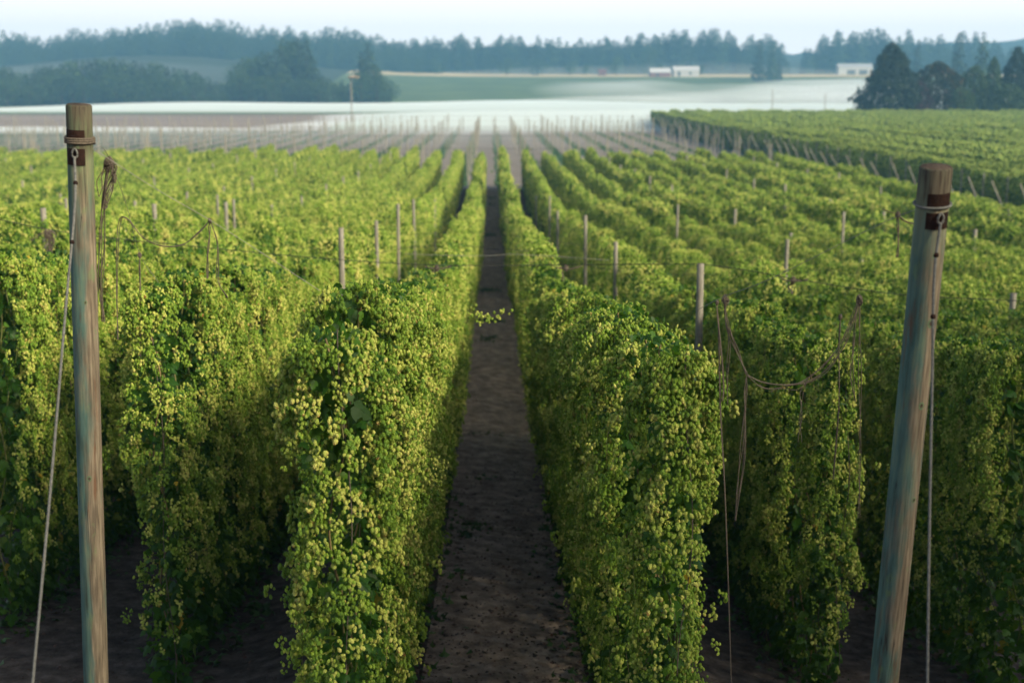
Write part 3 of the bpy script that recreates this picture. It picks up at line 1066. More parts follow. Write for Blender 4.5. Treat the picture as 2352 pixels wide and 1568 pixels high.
def end_post(top, mid, D_base, diam_top, diam_bot, mat, lab, seed, plate_ang, rope_pts, rope_lab, band_z, knots, wrapmat, wturns, knotspots=()):
    top = np.asarray(top)
    d = np.asarray(mid) - top
    t = 1.0
    p = top + d
    while p[2] > gz(p[0], p[1]) - 0.4:
        t += 0.01
        p = top + d * t
    M, L = frame_from(p, top)
    e = bpy.data.objects.new("end_post", None)
    COL.objects.link(e)
    e.matrix_world = M
    tag(e, lab, "post", "big end posts of the trellis")
    r1, r0 = diam_top / 2, diam_bot / 2
    g = np.random.default_rng(seed)
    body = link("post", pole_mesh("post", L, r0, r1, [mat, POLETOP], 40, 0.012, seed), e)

    def rad(z):
        return r0 + (r1 - r0) * z / L
    for z0, z1 in band_z[:2]:
        V, Fq = patch(rad(L - z0) * 1.015, L - z1, L - z0, plate_ang - 0.75, plate_ang + 0.75)
        link("rusty_plate", mesh_from("rusty_plate", V, [(Fq, 0)], [RUST]), e)
    V, Fq = ring(rad(L - band_z[2]) * 1.03 + 0.008, L - band_z[2], 0.010, wturns, 32, 0.004, 0.002)
    link("wire_wrap", mesh_from("wire_wrap", V, [(Fq, 0)], [wrapmat], None, True), e)
    # eye hook: teardrop ring standing off the plate
    a = np.linspace(0, 2 * np.pi, 20)
    hr = rad(L) + 0.022
    hz = L - band_z[3]
    ca = plate_ang + 0.05 - math.pi / 2
    cx, cy_ = math.cos(ca) * hr, math.sin(ca) * hr
    tx, ty = -math.sin(ca), math.cos(ca)
    w_ = 0.022 * np.sin(a) * (1 - 0.25 * np.cos(a))
    h_ = 0.036 * np.cos(a)
    V, Fq = tube(np.stack([cx + tx * w_, cy_ + ty * w_, hz + h_], -1), 0.0085, 8)
    link("eye_hook", mesh_from("eye_hook", V, [(Fq, 0)], [ROPE], None, True), e)
    for ang, zk, sk in knotspots:               # branch knots
        a_ = np.linspace(0, 2 * np.pi, 13)[:-1]
        zc = L - zk
        V_ = []
        for q, rr_ in ((1.0, 1.004), (0.55, 1.012)):
            aa = ang - math.pi / 2 + q * sk / rad(zc) * np.cos(a_)
            V_.append(np.stack([np.cos(aa) * rad(zc) * rr_, np.sin(aa) * rad(zc) * rr_, zc + q * sk * 1.4 * np.sin(a_)], -1))
        V_.append(np.array([[math.cos(ang - math.pi / 2) * rad(zc) * 1.006, math.sin(ang - math.pi / 2) * rad(zc) * 1.006, zc]]))
        i_ = np.arange(12)
        link("knot", mesh_from("knot", np.concatenate(V_), [(np.stack([i_, (i_ + 1) % 12, 12 + (i_ + 1) % 12, 12 + i_], -1), 0), (np.stack([12 + i_, 12 + (i_ + 1) % 12, np.full(12, 24)], -1), 1)], [ALGAE, POLETOP], None, True), e)
    # guy rope, its own thing
    R_ = [np.array((M @ Vector((cx, cy_ - 0.006, hz - 0.03)))[:])] + [np.asarray(q) for q in rope_pts]
    ro = bpy.data.objects.new("guy_rope", None)
    COL.objects.link(ro)
    ro.location = R_[0]
    tag(ro, rope_lab, "rope", "guy ropes of the end posts")
    loc = R_[0]
    path = smooth_path(np.array(R_) - loc, 40)
    V, Fq = tube(path, 0.0105, 8)
    link("rope", mesh_from("rope", V, [(Fq, 0)], [ROPE], None, True), ro)
    for kf in knots:
        c = path[int(kf * (len(path) - 1))]
        V, Fq = tube(np.array([c + [0, 0, 0.02], c + [0, 0, 0.01], c, c - [0, 0, 0.01], c - [0, 0, 0.02]]), [0.008, 0.018, 0.021, 0.018, 0.008], 8)
        link("rusty_clamp", mesh_from("rusty_clamp", V, [(Fq, 0)], [RUST], None, True), ro)
    return M, L


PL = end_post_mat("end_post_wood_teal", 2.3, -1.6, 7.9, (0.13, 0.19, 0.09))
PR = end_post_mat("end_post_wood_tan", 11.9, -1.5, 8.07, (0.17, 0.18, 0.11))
DL, DR = 10.8, 9.3
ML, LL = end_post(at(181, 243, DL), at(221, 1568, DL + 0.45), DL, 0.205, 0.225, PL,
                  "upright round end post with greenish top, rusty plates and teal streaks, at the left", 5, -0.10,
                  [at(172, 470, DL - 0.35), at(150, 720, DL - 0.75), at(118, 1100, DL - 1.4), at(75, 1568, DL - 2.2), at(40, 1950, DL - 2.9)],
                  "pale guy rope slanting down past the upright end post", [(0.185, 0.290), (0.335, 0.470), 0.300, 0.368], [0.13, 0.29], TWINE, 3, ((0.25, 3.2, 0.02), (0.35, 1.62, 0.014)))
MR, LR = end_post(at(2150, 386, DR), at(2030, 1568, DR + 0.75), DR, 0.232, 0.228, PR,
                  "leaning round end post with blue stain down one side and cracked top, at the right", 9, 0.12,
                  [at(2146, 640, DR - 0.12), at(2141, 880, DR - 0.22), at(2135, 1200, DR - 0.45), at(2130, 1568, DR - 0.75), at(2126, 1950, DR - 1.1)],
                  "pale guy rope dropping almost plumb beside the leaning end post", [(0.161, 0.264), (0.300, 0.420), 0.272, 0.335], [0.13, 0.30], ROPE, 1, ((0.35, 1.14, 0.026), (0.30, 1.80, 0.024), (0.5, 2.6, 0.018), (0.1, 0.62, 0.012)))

# ------------------------------------------------------------------ wires and twine
def cable(name, pts, r, mat, lab, cat, group, n=60, seg=5):
    P = smooth_path(np.array(pts), n)
    V, Fq = tube(P, r, seg)
    o = link(name, mesh_from(name, V, [(Fq, 0)], [mat], None, True))
    return tag(o, lab, cat, group)


DX = 31.0
cable("cross_wire", [at(-150, 485, 28), at(0, 505, 28.5), at(110, 527, 29), at(240, 545, 29.5), at(420, 563, 30), at(700, 590, 30.5), at(1001, 609, 31), at(1303, 608, 31), at(1612, 606, 29)],
      0.009, WIRE, "dark cross wire running over both path rows to the stout pale pole", "wire", "trellis wires", 120)
cable("cross_wire", [at(1612, 606, 29), at(1700, 618, 29), at(1830, 641, 28.5), at(2000, 668, 28), at(2120, 680, 28), at(2352, 691, 28), at(2500, 694, 28)],
      0.009, WIRE, "dark cross wire from the stout pale pole towards the leaning post", "wire", "trellis wires", 80)
cable("cross_wire", [at(930, 583, 36), at(1040, 587, 36), at(1125, 587, 36), at(1180, 584, 36), at(1300, 590, 36), at(1400, 598, 36)], 0.006, LIGHTWIRE,
      "thin pale wire sagging across the path just behind the dark cross wire", "wire", "trellis wires", 40)
lt = np.array((ML @ Vector((0.10, 0, LL - 0.34)))[:])
cable("end_wire", [lt, at(360, 435, 11.2), at(481, 505, 11.55), at(600, 580, 11.85), at(735, 668, 12.2)], 0.003, LIGHTWIRE,
      "thin pale wire slanting from the upright end post down to the path row", "wire", "trellis wires", 40)
cable("end_wire", [lt + [0, 0, .01], at(245, 352, 12.5), at(290, 470, 16), at(322, 585, 18.6), at(365, 650, 19.2)], 0.003, LIGHTWIRE,
      "thin pale wire from the upright end post to the hop bine behind it", "wire", "trellis wires", 40)
rt = np.array((MR @ Vector((-0.115, 0, LR - 0.30)))[:])
cable("end_wire", [rt, at(2010, 520, 9.9), at(1770, 640, 11.1), at(1668, 679, 11.7), at(1600, 712, 12.1)], 0.003, LIGHTWIRE,
      "thin pale wire slanting from the leaning end post down to the path row", "wire", "trellis wires", 40)


def twine(name, strands, r, lab, cat="twine", group="loose twine on the wires", mat=TWINE, knot=None, fuzz=0.006):
    """a bundle: every strand is a path of world points, drawn as a few slightly parted threads in one mesh"""
    bag = Bag()
    g = np.random.default_rng(abs(hash(lab)) % 1000 if False else len(lab) * 7)
    for pts, nthr in strands:
        for k in range(nthr):
            P = smooth_path(np.array(pts), 26)
            ph = g.uniform(0, 6.28, 3)
            s = np.linspace(0, 1, len(P))[:, None]
            wob = fuzz * (1 if nthr > 1 else 0.3) * np.concatenate([np.sin(s * 9 + ph[0]) + g.normal(0, .7), np.sin(s * 7 + ph[1]) + g.normal(0, .7), 0.5 * np.sin(s * 11 + ph[2])], 1) * np.minimum(1, s * 6)
            V, Fq = tube(P + wob, r, 5)
            bag.add(V, Fq, 0, 0.5)
    if knot is not None:
        for c, rr in knot:
            c = np.asarray(c)
            for k in range(14):
                a = g.normal(0, 1, 3)
                a /= np.linalg.norm(a)
                b = np.cross(a, g.normal(0, 1, 3))
                b /= np.linalg.norm(b)
                th = np.linspace(0, 6.0, 14)
                P = c + rr * g.uniform(0.55, 1.1) * (np.cos(th)[:, None] * a + np.sin(th)[:, None] * b) * np.array([0.75, 0.75, 1.25])
                V, Fq = tube(P, r, 4)
                bag.add(V, Fq, 0, 0.5)
    return tag(link(name, bag.mesh(name, [mat], True)), lab, cat, group)


D1 = 11.8
twine("twine_loop", [([at(1664, 682, D1), at(1668, 740, D1), at(1690, 800, D1), at(1714, 860, D1)], 7),
                     ([at(1714, 860, D1), at(1760, 880, D1), at(1830, 882, D1), at(1890, 858, D1), at(1935, 800, D1), at(1955, 750, D1), at(1975, 682, D1)], 4),
                     ([at(1714, 860, D1), at(1745, 888, D1), at(1780, 893, D1), at(1850, 870, D1), at(1920, 800, D1), at(1970, 690, D1)], 2),
                     ([at(1714, 862, D1), at(1712, 950, D1), at(1704, 1060, D1), at(1690, 1195, D1)], 5),
                     ([at(1664, 690, D1), at(1672, 760, D1), at(1675, 830, D1), at(1672, 930, D1)], 2),
                     ([at(1975, 690, D1), at(1976, 820, D1), at(1977, 1000, D1), at(1974, 1190, D1)], 2),
                     ([at(1974, 690, D1), at(1965, 760, D1), at(1958, 850, D1), at(1966, 920, D1)], 3),
                     ([at(1855, 872, D1), at(1840, 905, D1), at(1838, 960, D1), at(1836, 1015, D1)], 2),
                     ([at(1855, 875, D1), at(1830, 895, D1), at(1790, 892, D1), at(1770, 900, D1)], 1)], 0.0034,
      "big slack loop of brown twine hanging between two frayed bunches by the leaning post", knot=[(at(1666, 690, D1), 0.045), (at(1974, 690, D1), 0.04)], fuzz=0.011)
twine("twine_string", [([at(1646, 692, D1), at(1650, 760, D1), at(1656, 930, D1), at(1668, 1150, D1), at(1678, 1568, D1), at(1680, 1900, D1)], 2),
                       ([at(1646, 692, D1), at(1654, 790, D1), at(1665, 880, D1), at(1658, 920, D1)], 2)], 0.0042,
      "long single twine string hanging straight down beside the right path row", knot=[(at(1647, 695, D1), 0.02)], fuzz=0.008)
twine("twine_string", [([at(1930, 728, 17.8), at(1928, 800, 17.8), at(1926, 930, 17.8), at(1915, 1100, 17.8)], 2)], 0.007,
      "short straight twine tied with a pale knot on the bine behind the slack loop", knot=[(at(1930, 728, 17.8), 0.035)])
lr_ = 11.0
twine("twine_bunch", [([at(252, 358, lr_), at(246, 400, lr_), at(240, 470, lr_), at(236, 560, lr_), at(232, 660, lr_), at(240, 740, lr_)], 6),
                      ([at(252, 358, lr_), at(258, 390, lr_), at(250, 430, lr_), at(240, 480, lr_)], 9),
                      ([at(252, 358, lr_), at(264, 385, lr_), at(266, 420, lr_)], 4), ([at(250, 360, lr_), at(236, 400, lr_), at(228, 450, lr_)], 3)], 0.0040,
      "dark frayed bunch of twine hanging on the wire beside the upright end post", knot=[(at(250, 378, lr_), 0.05)], fuzz=0.014)
DT = 11.6
twine("twine_loop", [([at(482, 505, DT), at(460, 530, DT), at(420, 562, DT), at(370, 565, DT), at(325, 545, DT), at(290, 502, DT), at(272, 515, DT), at(268, 640, DT), at(270, 780, DT)], 3),
                     ([at(482, 505, DT), at(480, 560, DT), at(476, 640, DT)], 3), ([at(484, 506, DT), at(498, 560, DT), at(500, 640, DT), at(522, 684, DT)], 2)], 0.0036,
      "thin twine festoon with loose tails hanging on the slanting wire above the second left row", knot=[(at(482, 507, DT), 0.022)], fuzz=0.007)
twine("twine_string", [([at(321, 586, 18.4), at(322, 680, 18.4), at(323, 820, 18.4)], 3)], 0.006,
      "short straight twine hanging in front of the bine behind the upright post", knot=[(at(321, 586, 18.4), 0.03)])
twine("twine_bunch", [([at(106, 527, 28.6), at(112, 560, 28.6), at(108, 620, 28.6), at(106, 680, 28.6)], 8),
                      ([at(112, 525, 28.6), at(122, 545, 28.6), at(116, 580, 28.6), at(112, 630, 28.6)], 8),
                      ([at(106, 527, 28.6), at(85, 540, 28.6), at(68, 552, 28.6)], 2)], 0.008,
      "pale brown mop of twine hanging on the dark cross wire left of the upright post", knot=[(at(109, 540, 28.6), 0.10)], fuzz=0.03)
DB = 10.2
twine("twine_bunch", [([at(2062, 492, DB), at(2075, 505, DB), at(2095, 513, DB), at(2110, 510, DB)], 4), ([at(2062, 492, DB), at(2064, 540, DB), at(2062, 590, DB)], 3),
                      ([at(2062, 492, DB), at(2040, 485, DB), at(2025, 480, DB)], 1)], 0.0036,
      "small twine bunch on the wire close beside the leaning end post", knot=[(at(2062, 494, DB), 0.022)])
for px, py, dd in ((1003, 612, 31), (1300, 612, 31), (1822, 640, 28.5)):
    twine("twine_knot", [([at(px - 30, py - 1, dd), at(px, py + 5, dd), at(px + 34, py + 1, dd)], 4), ([at(px, py + 4, dd), at(px - 8, py + 18, dd), at(px - 4, py + 34, dd)], 4)], 0.009,
          {1003: "frayed twine knot on the dark cross wire over the left path row", 1300: "frayed twine knot on the dark cross wire over the right path row",
           1822: "tangled twine knot on the cross wire over the second right row"}[px], knot=[(at(px, py + 4, dd), 0.07)], fuzz=0.03)

# shoot with cone tufts reaching over the path from the left row
g = np.random.default_rng(77)
shp = [at(1070, 742, 21.0), at(1090, 720, 20.9), at(1105, 727, 20.8), at(1125, 732, 20.8), at(1140, 728, 20.8), at(1153, 722, 20.8)]
bag = Bag()
V, Fq = tube(smooth_path(np.array(shp), 24), 0.004, 4)
bag.add(V, Fq, 1, 0.3)
for c in (shp[1], shp[2], shp[3], shp[5]):
    n = 12
    P = c + g.normal(0, 1, (n, 3)) * [0.06, 0.06, 0.05] + [0, 0, 0.03]
    V, Fa = scatter(CV, CF, P, eul(g.normal(0, .4, n), g.normal(0, .4, n), g.uniform(0, 6, n)), g.uniform(0.045, 0.06, n))
    bag.add(V, Fa, 0, np.repeat(g.uniform(0.3, 0.9, n), len(CV)))
tag(link("hop_shoot", bag.mesh("hop_shoot", [CONE, STEM])), "thin hop shoot with cone tufts reaching across the path", "hop shoot")

# ------------------------------------------------------------------ path litter and weeds
def blades(name, spots, n, lab, seed, hgt=0.16):
    g = np.random.default_rng(seed)
    bag = Bag()
    for x0, y0, sx, sy, k in spots:
        m = int(n * k)
        x = x0 + g.normal(0, sx, m)
        y = y0 + g.normal(0, sy, m)
        V, Fa = scatter(SV, SF, np.stack([x, y, ground(x, y) + 0.03], -1), eul(g.normal(0.75, 0.45, m), g.normal(0, 0.3, m), g.uniform(0, 6.28, m)), hgt * g.uniform(0.4, 1.2, m))
        bag.add(V, Fa, 0, np.repeat(g.uniform(0, 1, m), len(SV)))
    return tag(link(name, bag.mesh(name, [LAWN])), lab, "weeds", None, 'stuff')


def gpt(px, py):
    """ground point under a survey spot"""
    D = 8.0
    while D < 300:
        p = at(px, py, D)
        if p[2] < gz(p[0], p[1]):
            return p
        D += 0.05
    return p


sp_ = []
for px, py, sx, sy, k in ((1120, 738, .5, .45, 3.2), (1118, 668, .5, .6, 2.6), (1122, 540, .5, 1.2, 3), (1122, 780, .25, .8, .7), (1090, 1215, .22, .25, .35), (1070, 1235, .1, .2, .15),
                          (1120, 1000, .3, .3, .15), (1100, 1100, .3, .3, .1), (1127, 455, .4, 1.2, 1.0), (1126, 470, .4, 1.5, .8)):
    p = gpt(px, py)
    sp_.append((p[0], p[1], sx, sy, k))
blades("weeds", sp_, 260, "patches of low green weeds along the soil path", 5, 0.15)
sp_ = [(ROWX[k] + random.uniform(-.2, .2), y, 0.35, 0.8, 1) for k in (-3, -2, -1, 0, 1, 2) for y in np.arange(START[k] + 0.2, 32, 1.4)]
blades("undergrowth", sp_, 70, "low weeds and fallen leaves under the hop rows", 6, 0.2)
# clods and dead leaves on the path
g = np.random.default_rng(15)
n = 16000
y = 8 + 34 * g.beta(1.0, 1.8, n)
x = g.uniform(-8.5, 9.5, n)
keep = (np.abs(x - 0.24) < 1.6) | (g.uniform(0, 1, n) < 0.6)
x, y = x[keep], y[keep]
n = len(x)
OCT = np.array([(1, 0, 0), (0, 1, 0), (-1, 0, 0), (0, -1, 0), (0, 0, 0.8), (0.6, 0.6, 0.3), (-0.6, 0.5, 0.35)], float)
OF = np.array([(0, 5, 4), (5, 1, 4), (1, 6, 4), (6, 2, 4), (2, 3, 4), (3, 0, 4), (0, 1, 5), (1, 2, 6)])
s = 0.015 + 0.075 * g.beta(1, 5, n)
V, Fa = scatter(OCT, OF, np.stack([x, y, ground(x, y) + np.where((x > PX0) & (x < PX1), 0.04, -0.004)], -1), eul(g.normal(0, .3, n), g.normal(0, .3, n), g.uniform(0, 6.28, n)), s)
bag = Bag()
bag.add(V, Fa, 0, 0.5)
tag(link("soil_clods", bag.mesh("soil_clods", [SOIL])), "small clods of soil lying on the path", "clods", None, 'stuff')
DEADLEAF = leaf_mat("dead_leaf", [(0, (0.035, 0.018, 0.012)), (1, (0.12, 0.06, 0.035))], 0)
n = 2600
y = 9 + 32 * g.beta(1.0, 1.8, n)
x = np.where(g.uniform(0, 1, n) < 0.65, 0.24 + g.uniform(-1.6, 1.6, n), g.uniform(-9, 10, n))
V, Fa = scatter(SV, SF, np.stack([x, y, ground(x, y) + 0.055], -1), eul(g.normal(0, .35, n), g.normal(0, .35, n), g.uniform(0, 6.28, n)), g.uniform(0.04, 0.11, n))
bag = Bag()
bag.add(V, Fa, 0, np.repeat(g.uniform(0, 1, n), len(SV)))
tag(link("leaf_litter", bag.mesh("leaf_litter", [DEADLEAF])), "dead brown leaves scattered on the soil path", "leaf litter", None, 'stuff')

# ------------------------------------------------------------------ trees
def conifer(seed, n=520, spread=0.17, ragged=0.3):
    """unit-height fir: trunk and drooping sprays in whorls"""
    g = np.random.default_rng(seed)
    z = 1 - (1 - 0.05) * g.uniform(0, 1, n) ** 0.72
    env = spread * (1 - z) ** 0.75 * (1 + ragged * np.sin(z * 40 + g.uniform(0, 6))) + 0.006
    r = env * np.sqrt(g.uniform(0.12, 1, n)) * g.uniform(0.7, 1.25, n)
    th = g.uniform(0, 6.28, n)
    P = np.stack([r * np.cos(th), r * np.sin(th), z], -1)
    R = eul(g.normal(-0.45, 0.25, n), g.normal(0, 0.4, n), th - math.pi / 2 + g.normal(0, 0.4, n))
    V, Fa = scatter(SV, SF, P, R, (0.06 + 0.05 * (1 - z)) * g.uniform(0.7, 1.3, n))
    c = Bag()
    c.add(V, Fa, 0, np.repeat(g.uniform(0, 1, n), len(SV)))
    t = Bag()
    tV, tF = tube(np.array([[0, 0, 0], [0.002, 0, 0.5], [0, 0, 0.97]]), [0.016, 0.010, 0.002], 6)
    t.add(tV, tF, 0, 0.5)
    return c, t


def broad(seed, n=900, lobes=9, wide=0.38, peak=0.0, low=0.12):
    """unit-height broadleaf: leaf clumps gathered in lobes round limbs"""
    g = np.random.default_rng(seed)
    cs = []
    for k in range(lobes):
        z = g.uniform(low + 0.12, 0.86)
        env = wide * (math.sin(math.pi * min(1, (z - low) / (1 - low)) ** (0.75)) * (1 - peak) + peak * (1 - z))
        a = k * 2.4 + g.uniform(-.3, .3)
        rr = env * g.uniform(0.3, 0.62)
        cs.append((rr * math.cos(a), rr * math.sin(a), z, g.uniform(0.17, 0.24) * (1.1 - 0.5 * peak * z)))
    cs.append((0, 0, 0.86, 0.13))
    cs = np.array(cs)
    k = g.integers(0, len(cs), n)
    d = g.normal(0, 1, (n, 3))
    d /= np.linalg.norm(d, axis=1)[:, None]
    P = cs[k, :3] + d * (cs[k, 3] * g.uniform(0.55, 1.08, n) ** 0.6)[:, None]
    P[:, 2] = np.clip(P[:, 2], 0.03, 1.05)
    R = eul(g.uniform(-1.4, 0.3, n), g.normal(0, 0.5, n), g.uniform(0, 6.28, n))
    V, Fa = scatter(SV, SF, P, R, g.uniform(0.04, 0.085, n))
    c = Bag()
    c.add(V, Fa, 0, np.repeat(g.uniform(0, 1, n), len(SV)))
    t = Bag()
    tV, tF = tube(np.array([[0, 0, 0], [0.004, 0, 0.3], [0, 0.005, 0.75]]), [0.028, 0.02, 0.006], 6)
    t.add(tV, tF, 0, 0.5)
    for q in cs[:6]:
        tV, tF = tube(np.array([[0, 0, 0.2 + 0.3 * q[2] * 0.6], q[:3] * [0.5, 0.5, 0.8], q[:3]]), [0.012, 0.008, 0.003], 5)
        t.add(tV, tF, 0, 0.5)
    return c, t


def tree_single(pair, name, mats):
    """distant trees: crown and trunk in one mesh"""
    c, t = pair
    for V, (Fa, m), r in zip(t.v, t.f, t.r):
        c.v.append(V)
        c.f.append((Fa + c.n, 1))
        c.r.append(r)
    c.n += t.n
    return c.mesh(name, mats)


fir_lib = [tree_single(conifer(s, 420, 0.15 + 0.02 * (s % 3)), "fir_tree", [CONIFER, BARK]) for s in range(6)]
leafy_lib = [(c_.mesh("crown", [BROADLEAF]), t_.mesh("trunk", [BARK])) for c_, t_ in (broad(s + 20, 700, 9, 0.36) for s in range(5))]


def far_tree(lib, name, px, pytop, D, lab, group, wide=1.0, cat="tree"):
    p = at(px, pytop, D)
    z0 = gz(p[0], D) - 0.5
    h = p[2] - z0
    me_ = random.choice(lib)
    if isinstance(me_, tuple):
        o = link(name, None, None, (p[0], D, z0), (0, 0, random.uniform(0, 6.28)))
        link("crown", me_[0], o)
        link("trunk", me_[1], o)
    else:
        o = link(name, me_, None, (p[0], D, z0), (0, 0, random.uniform(0, 6.28)))
    o.scale = (h * wide, h * wide, h)
    return tag(o, lab, cat, group)


# added firs, unseen behind the camera, to shade the foot of the nearest rows
for t_ in np.linspace(-46, 30, 15):
    wx_, wy_ = 26.8 + 0.616 * t_, -6.9 + 0.788 * t_
    o = link("fir_tree", random.choice(fir_lib), None, (wx_, wy_, gz(wx_, wy_) - 0.3), (0, 0, random.uniform(0, 6.28)))
    hh_ = random.uniform(24.5, 27)
    o.scale = (hh_ * 1.5, hh_ * 1.5, hh_)
    tag(o, "dark unseen fir added behind the viewpoint to shade the near rows", "tree", "added shade firs")

# wood at the foot of the valley, left: outline of its top on the survey sheet
wx = np.array([-60, 0, 60, 110, 160, 260, 360, 420, 480, 520, 545, 580, 620, 660, 700, 720, 745, 800, 832, 846, 862, 895, 915])
wy = np.array([150, 150, 165, 150, 132, 134, 142, 150, 178, 185, 150, 125, 112, 92, 82, 130, 175, 185, 110, 92, 150, 175, 185])
g = np.random.default_rng(4)
x = -60.0
while x < 905:
    top_ = float(np.interp(x, wx, wy))
    tall = top_ < 120
    fir = g.uniform() < (0.75 if tall else 0.45)
    far_tree(fir_lib if fir else leafy_lib, "fir_tree" if fir else "leafy_tree", x, top_ + g.uniform(-4, 9), 940 + g.uniform(0, 30),
             "hazy dark fir in the wood behind the mist at the valley foot" if fir else "hazy rounded tree in the wood behind the mist at the valley foot",
             "firs of the valley wood" if fir else "leafy trees of the valley wood", 1.15 if fir else 0.9)
    x += g.uniform(9, 17)
x = -60.0
while x < 915:                       # a second, lower rank fills the wood's foot
    top_ = float(np.interp(x, wx, wy))
    far_tree(leafy_lib, "leafy_tree", x, max(top_ + 18, 165) + g.uniform(0, 25), 925 + g.uniform(0, 12),
             "low leafy tree along the misty foot of the valley wood", "low trees at the wood's foot", 1.25)
    x += g.uniform(16, 28)

# middle and right conifers on the far slope
mx = np.array([880, 950, 1000, 1050, 1100, 1150, 1200, 1300, 1400, 1440, 1480, 1560, 1640, 1690, 1700, 1750, 1780, 1800, 1812])
my = np.array([92, 95, 90, 84, 92, 84, 90, 96, 86, 90, 84, 74, 70, 84, 90, 76, 88, 110, 150])
x = 880.0
while x < 1812:
    top_ = float(np.interp(x, mx, my))
    far_tree(fir_lib, "fir_tree", x, top_ + g.uniform(-11, 20), 1545 + g.uniform(0, 40), "hazy blue fir on the skyline above the far green slope", "firs on the far slope", 1.25)
    x += g.uniform(4, 9)
x = 1850.0
rx = np.array([1850, 1880, 1900, 1950, 2000, 2050, 2080, 2120, 2150, 2190, 2215, 2260, 2300, 2400])
ry = np.array([120, 98, 80, 74, 70, 78, 72, 78, 74, 88, 74, 92, 110, 100])
while x < 2390:
    top_ = float(np.interp(x, rx, ry))
    far_tree(fir_lib, "fir_tree", x, top_ + g.uniform(-12, 22), 1545 + g.uniform(0, 40), "hazy tall fir behind the big dark trees and the pale shed", "firs behind the big dark trees", 1.25)
    x += g.uniform(7, 15)
for px, py, D, wd in ((1164, 132, 1440, 1.3), (1235, 135, 1440, 1.7), (1310, 140, 1450, 1.2), (1345, 150, 1450, 1.1), (1415, 128, 1450, 1.0), (1490, 100, 1500, 0.8), (1512, 145, 1450, 1.2), (1612, 148, 1440, 1.0)):
    far_tree(leafy_lib, "leafy_tree", px, py, D, "rounded tree on the dry grass strip near the farm sheds", "rounded trees round the farm sheds", wd)
for px, py, D in ((1745, 90, 1300), (1775, 95, 1300), (1790, 130, 1310), (2110, 90, 1200), (2260, 72, 900), (2205, 74, 1000)):
    far_tree(fir_lib, "fir_tree", px, py, D, "separate tall fir standing forward of the far slope's skyline", "separate tall firs", 0.85)

# forest ridge behind the valley wood: one mass
bag = Bag()
sx_ = np.array([-80, 0, 60, 100, 130, 230, 300, 390, 440, 540, 560, 600, 700, 850, 870, 950, 1010])
sy_ = np.array([82, 80, 76, 92, 76, 72, 62, 56, 46, 56, 72, 66, 70, 72, 90, 95, 100])
protos = [conifer(s + 70, 300, 0.20, 0.25) for s in range(4)]
for rank in range(4):
    x = -80.0
    while x < 1010:
        D = 1480 + rank * 45 + g.uniform(-15, 15)
        py = float(np.interp(x, sx_, sy_)) + g.uniform(-12, 14) + (3 - rank) * 9
        p = at(x, py, D)
        z0 = gz(p[0], D)
        h = max(18.0, p[2] - z0)
        c, t = protos[g.integers(0, 4)]
        V = c.v[0] * [h * 1.1, h * 1.1, h] + [p[0], D, p[2] - h]
        bag.add(V, c.f[0][0], 0, c.r[0])
        x += g.uniform(5, 10)
tag(link("forest", bag.mesh("forest", [CONIFER])), "blue hazy conifer forest on the ridge behind the valley wood", "forest", None, 'stuff')

# big dark trees beyond the far hop block
def big_tree(name, px, pytop, D, wpx, pair, mat, lab):
    p = at(px, pytop, D)
    z0 = gz(p[0], D) - 0.3
    h = p[2] - z0
    wid = wpx * D / F
    e = bpy.data.objects.new(name, None)
    COL.objects.link(e)
    e.location = (p[0], D, z0)
    tag(e, lab, "tree", "big trees beyond the far hop block")
    c, t = pair
    x = np.concatenate(c.v)
    ext = np.percentile(np.abs(x[:, :2]), 97) * 2
    s = wid / ext
    a = link("crown", c.mesh("crown", [mat]), e)
    a.scale = (s, s, h)
    b = link("trunk", t.mesh("trunk", [BARK]), e)
    b.scale = (h, h, h)
    return e


DKGREEN = leaf_mat("dark_tree_leaves", [(0.0, (0.007, 0.017, 0.010)), (1.0, (0.022, 0.040, 0.022))], 0.08, (0.03, 0.06, 0.02), 0.75, 0.2, 0.1)


def stacked(seed, n=2600, k=2.6, prof=((0.0, 0.95), (0.12, 1.0), (0.3, 0.92), (0.5, 0.72), (0.68, 0.52), (0.85, 0.36), (0.95, 0.17), (1.0, 0.03))):
    """big tree given by its width up the height, filled with leaf clumps of uneven depth"""
    n = int(n * k)
    g = np.random.default_rng(seed)
    pz = [q[0] for q in prof]
    pr = [q[1] for q in prof]
    z = g.uniform(0.04, 1, n * 2)
    keep = g.uniform(0, 1, n * 2) < np.interp(z, pz, pr)
    z = z[keep][:n]
    n = len(z)
    th = g.uniform(0, 6.28, n)
    f = bumpfun(seed)
    r = 0.5 * np.interp(z, pz, pr) * (1 + 0.30 * f(th * 1.6, z * 9) + 0.14 * np.sin(th * 5 + z * 31) * np.sin(z * 40 + th * 2)) * g.uniform(0.5, 1.06, n) ** 0.5
    P = np.stack([r * np.cos(th), r * np.sin(th), z + 0.02 * f(th * 2, z * 5)], -1)
    R = eul(g.uniform(-1.3, 0.2, n), g.normal(0, 0.5, n), g.uniform(0, 6.28, n))
    V, Fa = scatter(SV, SF, P, R, g.uniform(0.04, 0.085, n))
    c = Bag()
    c.add(V, Fa, 0, np.repeat(g.uniform(0, 1, n), len(SV)))
    t = Bag()
    tV, tF = tube(np.array([[0, 0, 0], [0.004, 0, 0.4], [0, 0, 0.9]]), [0.03, 0.02, 0.004], 7)
    t.add(tV, tF, 0, 0.5)
    return c, t


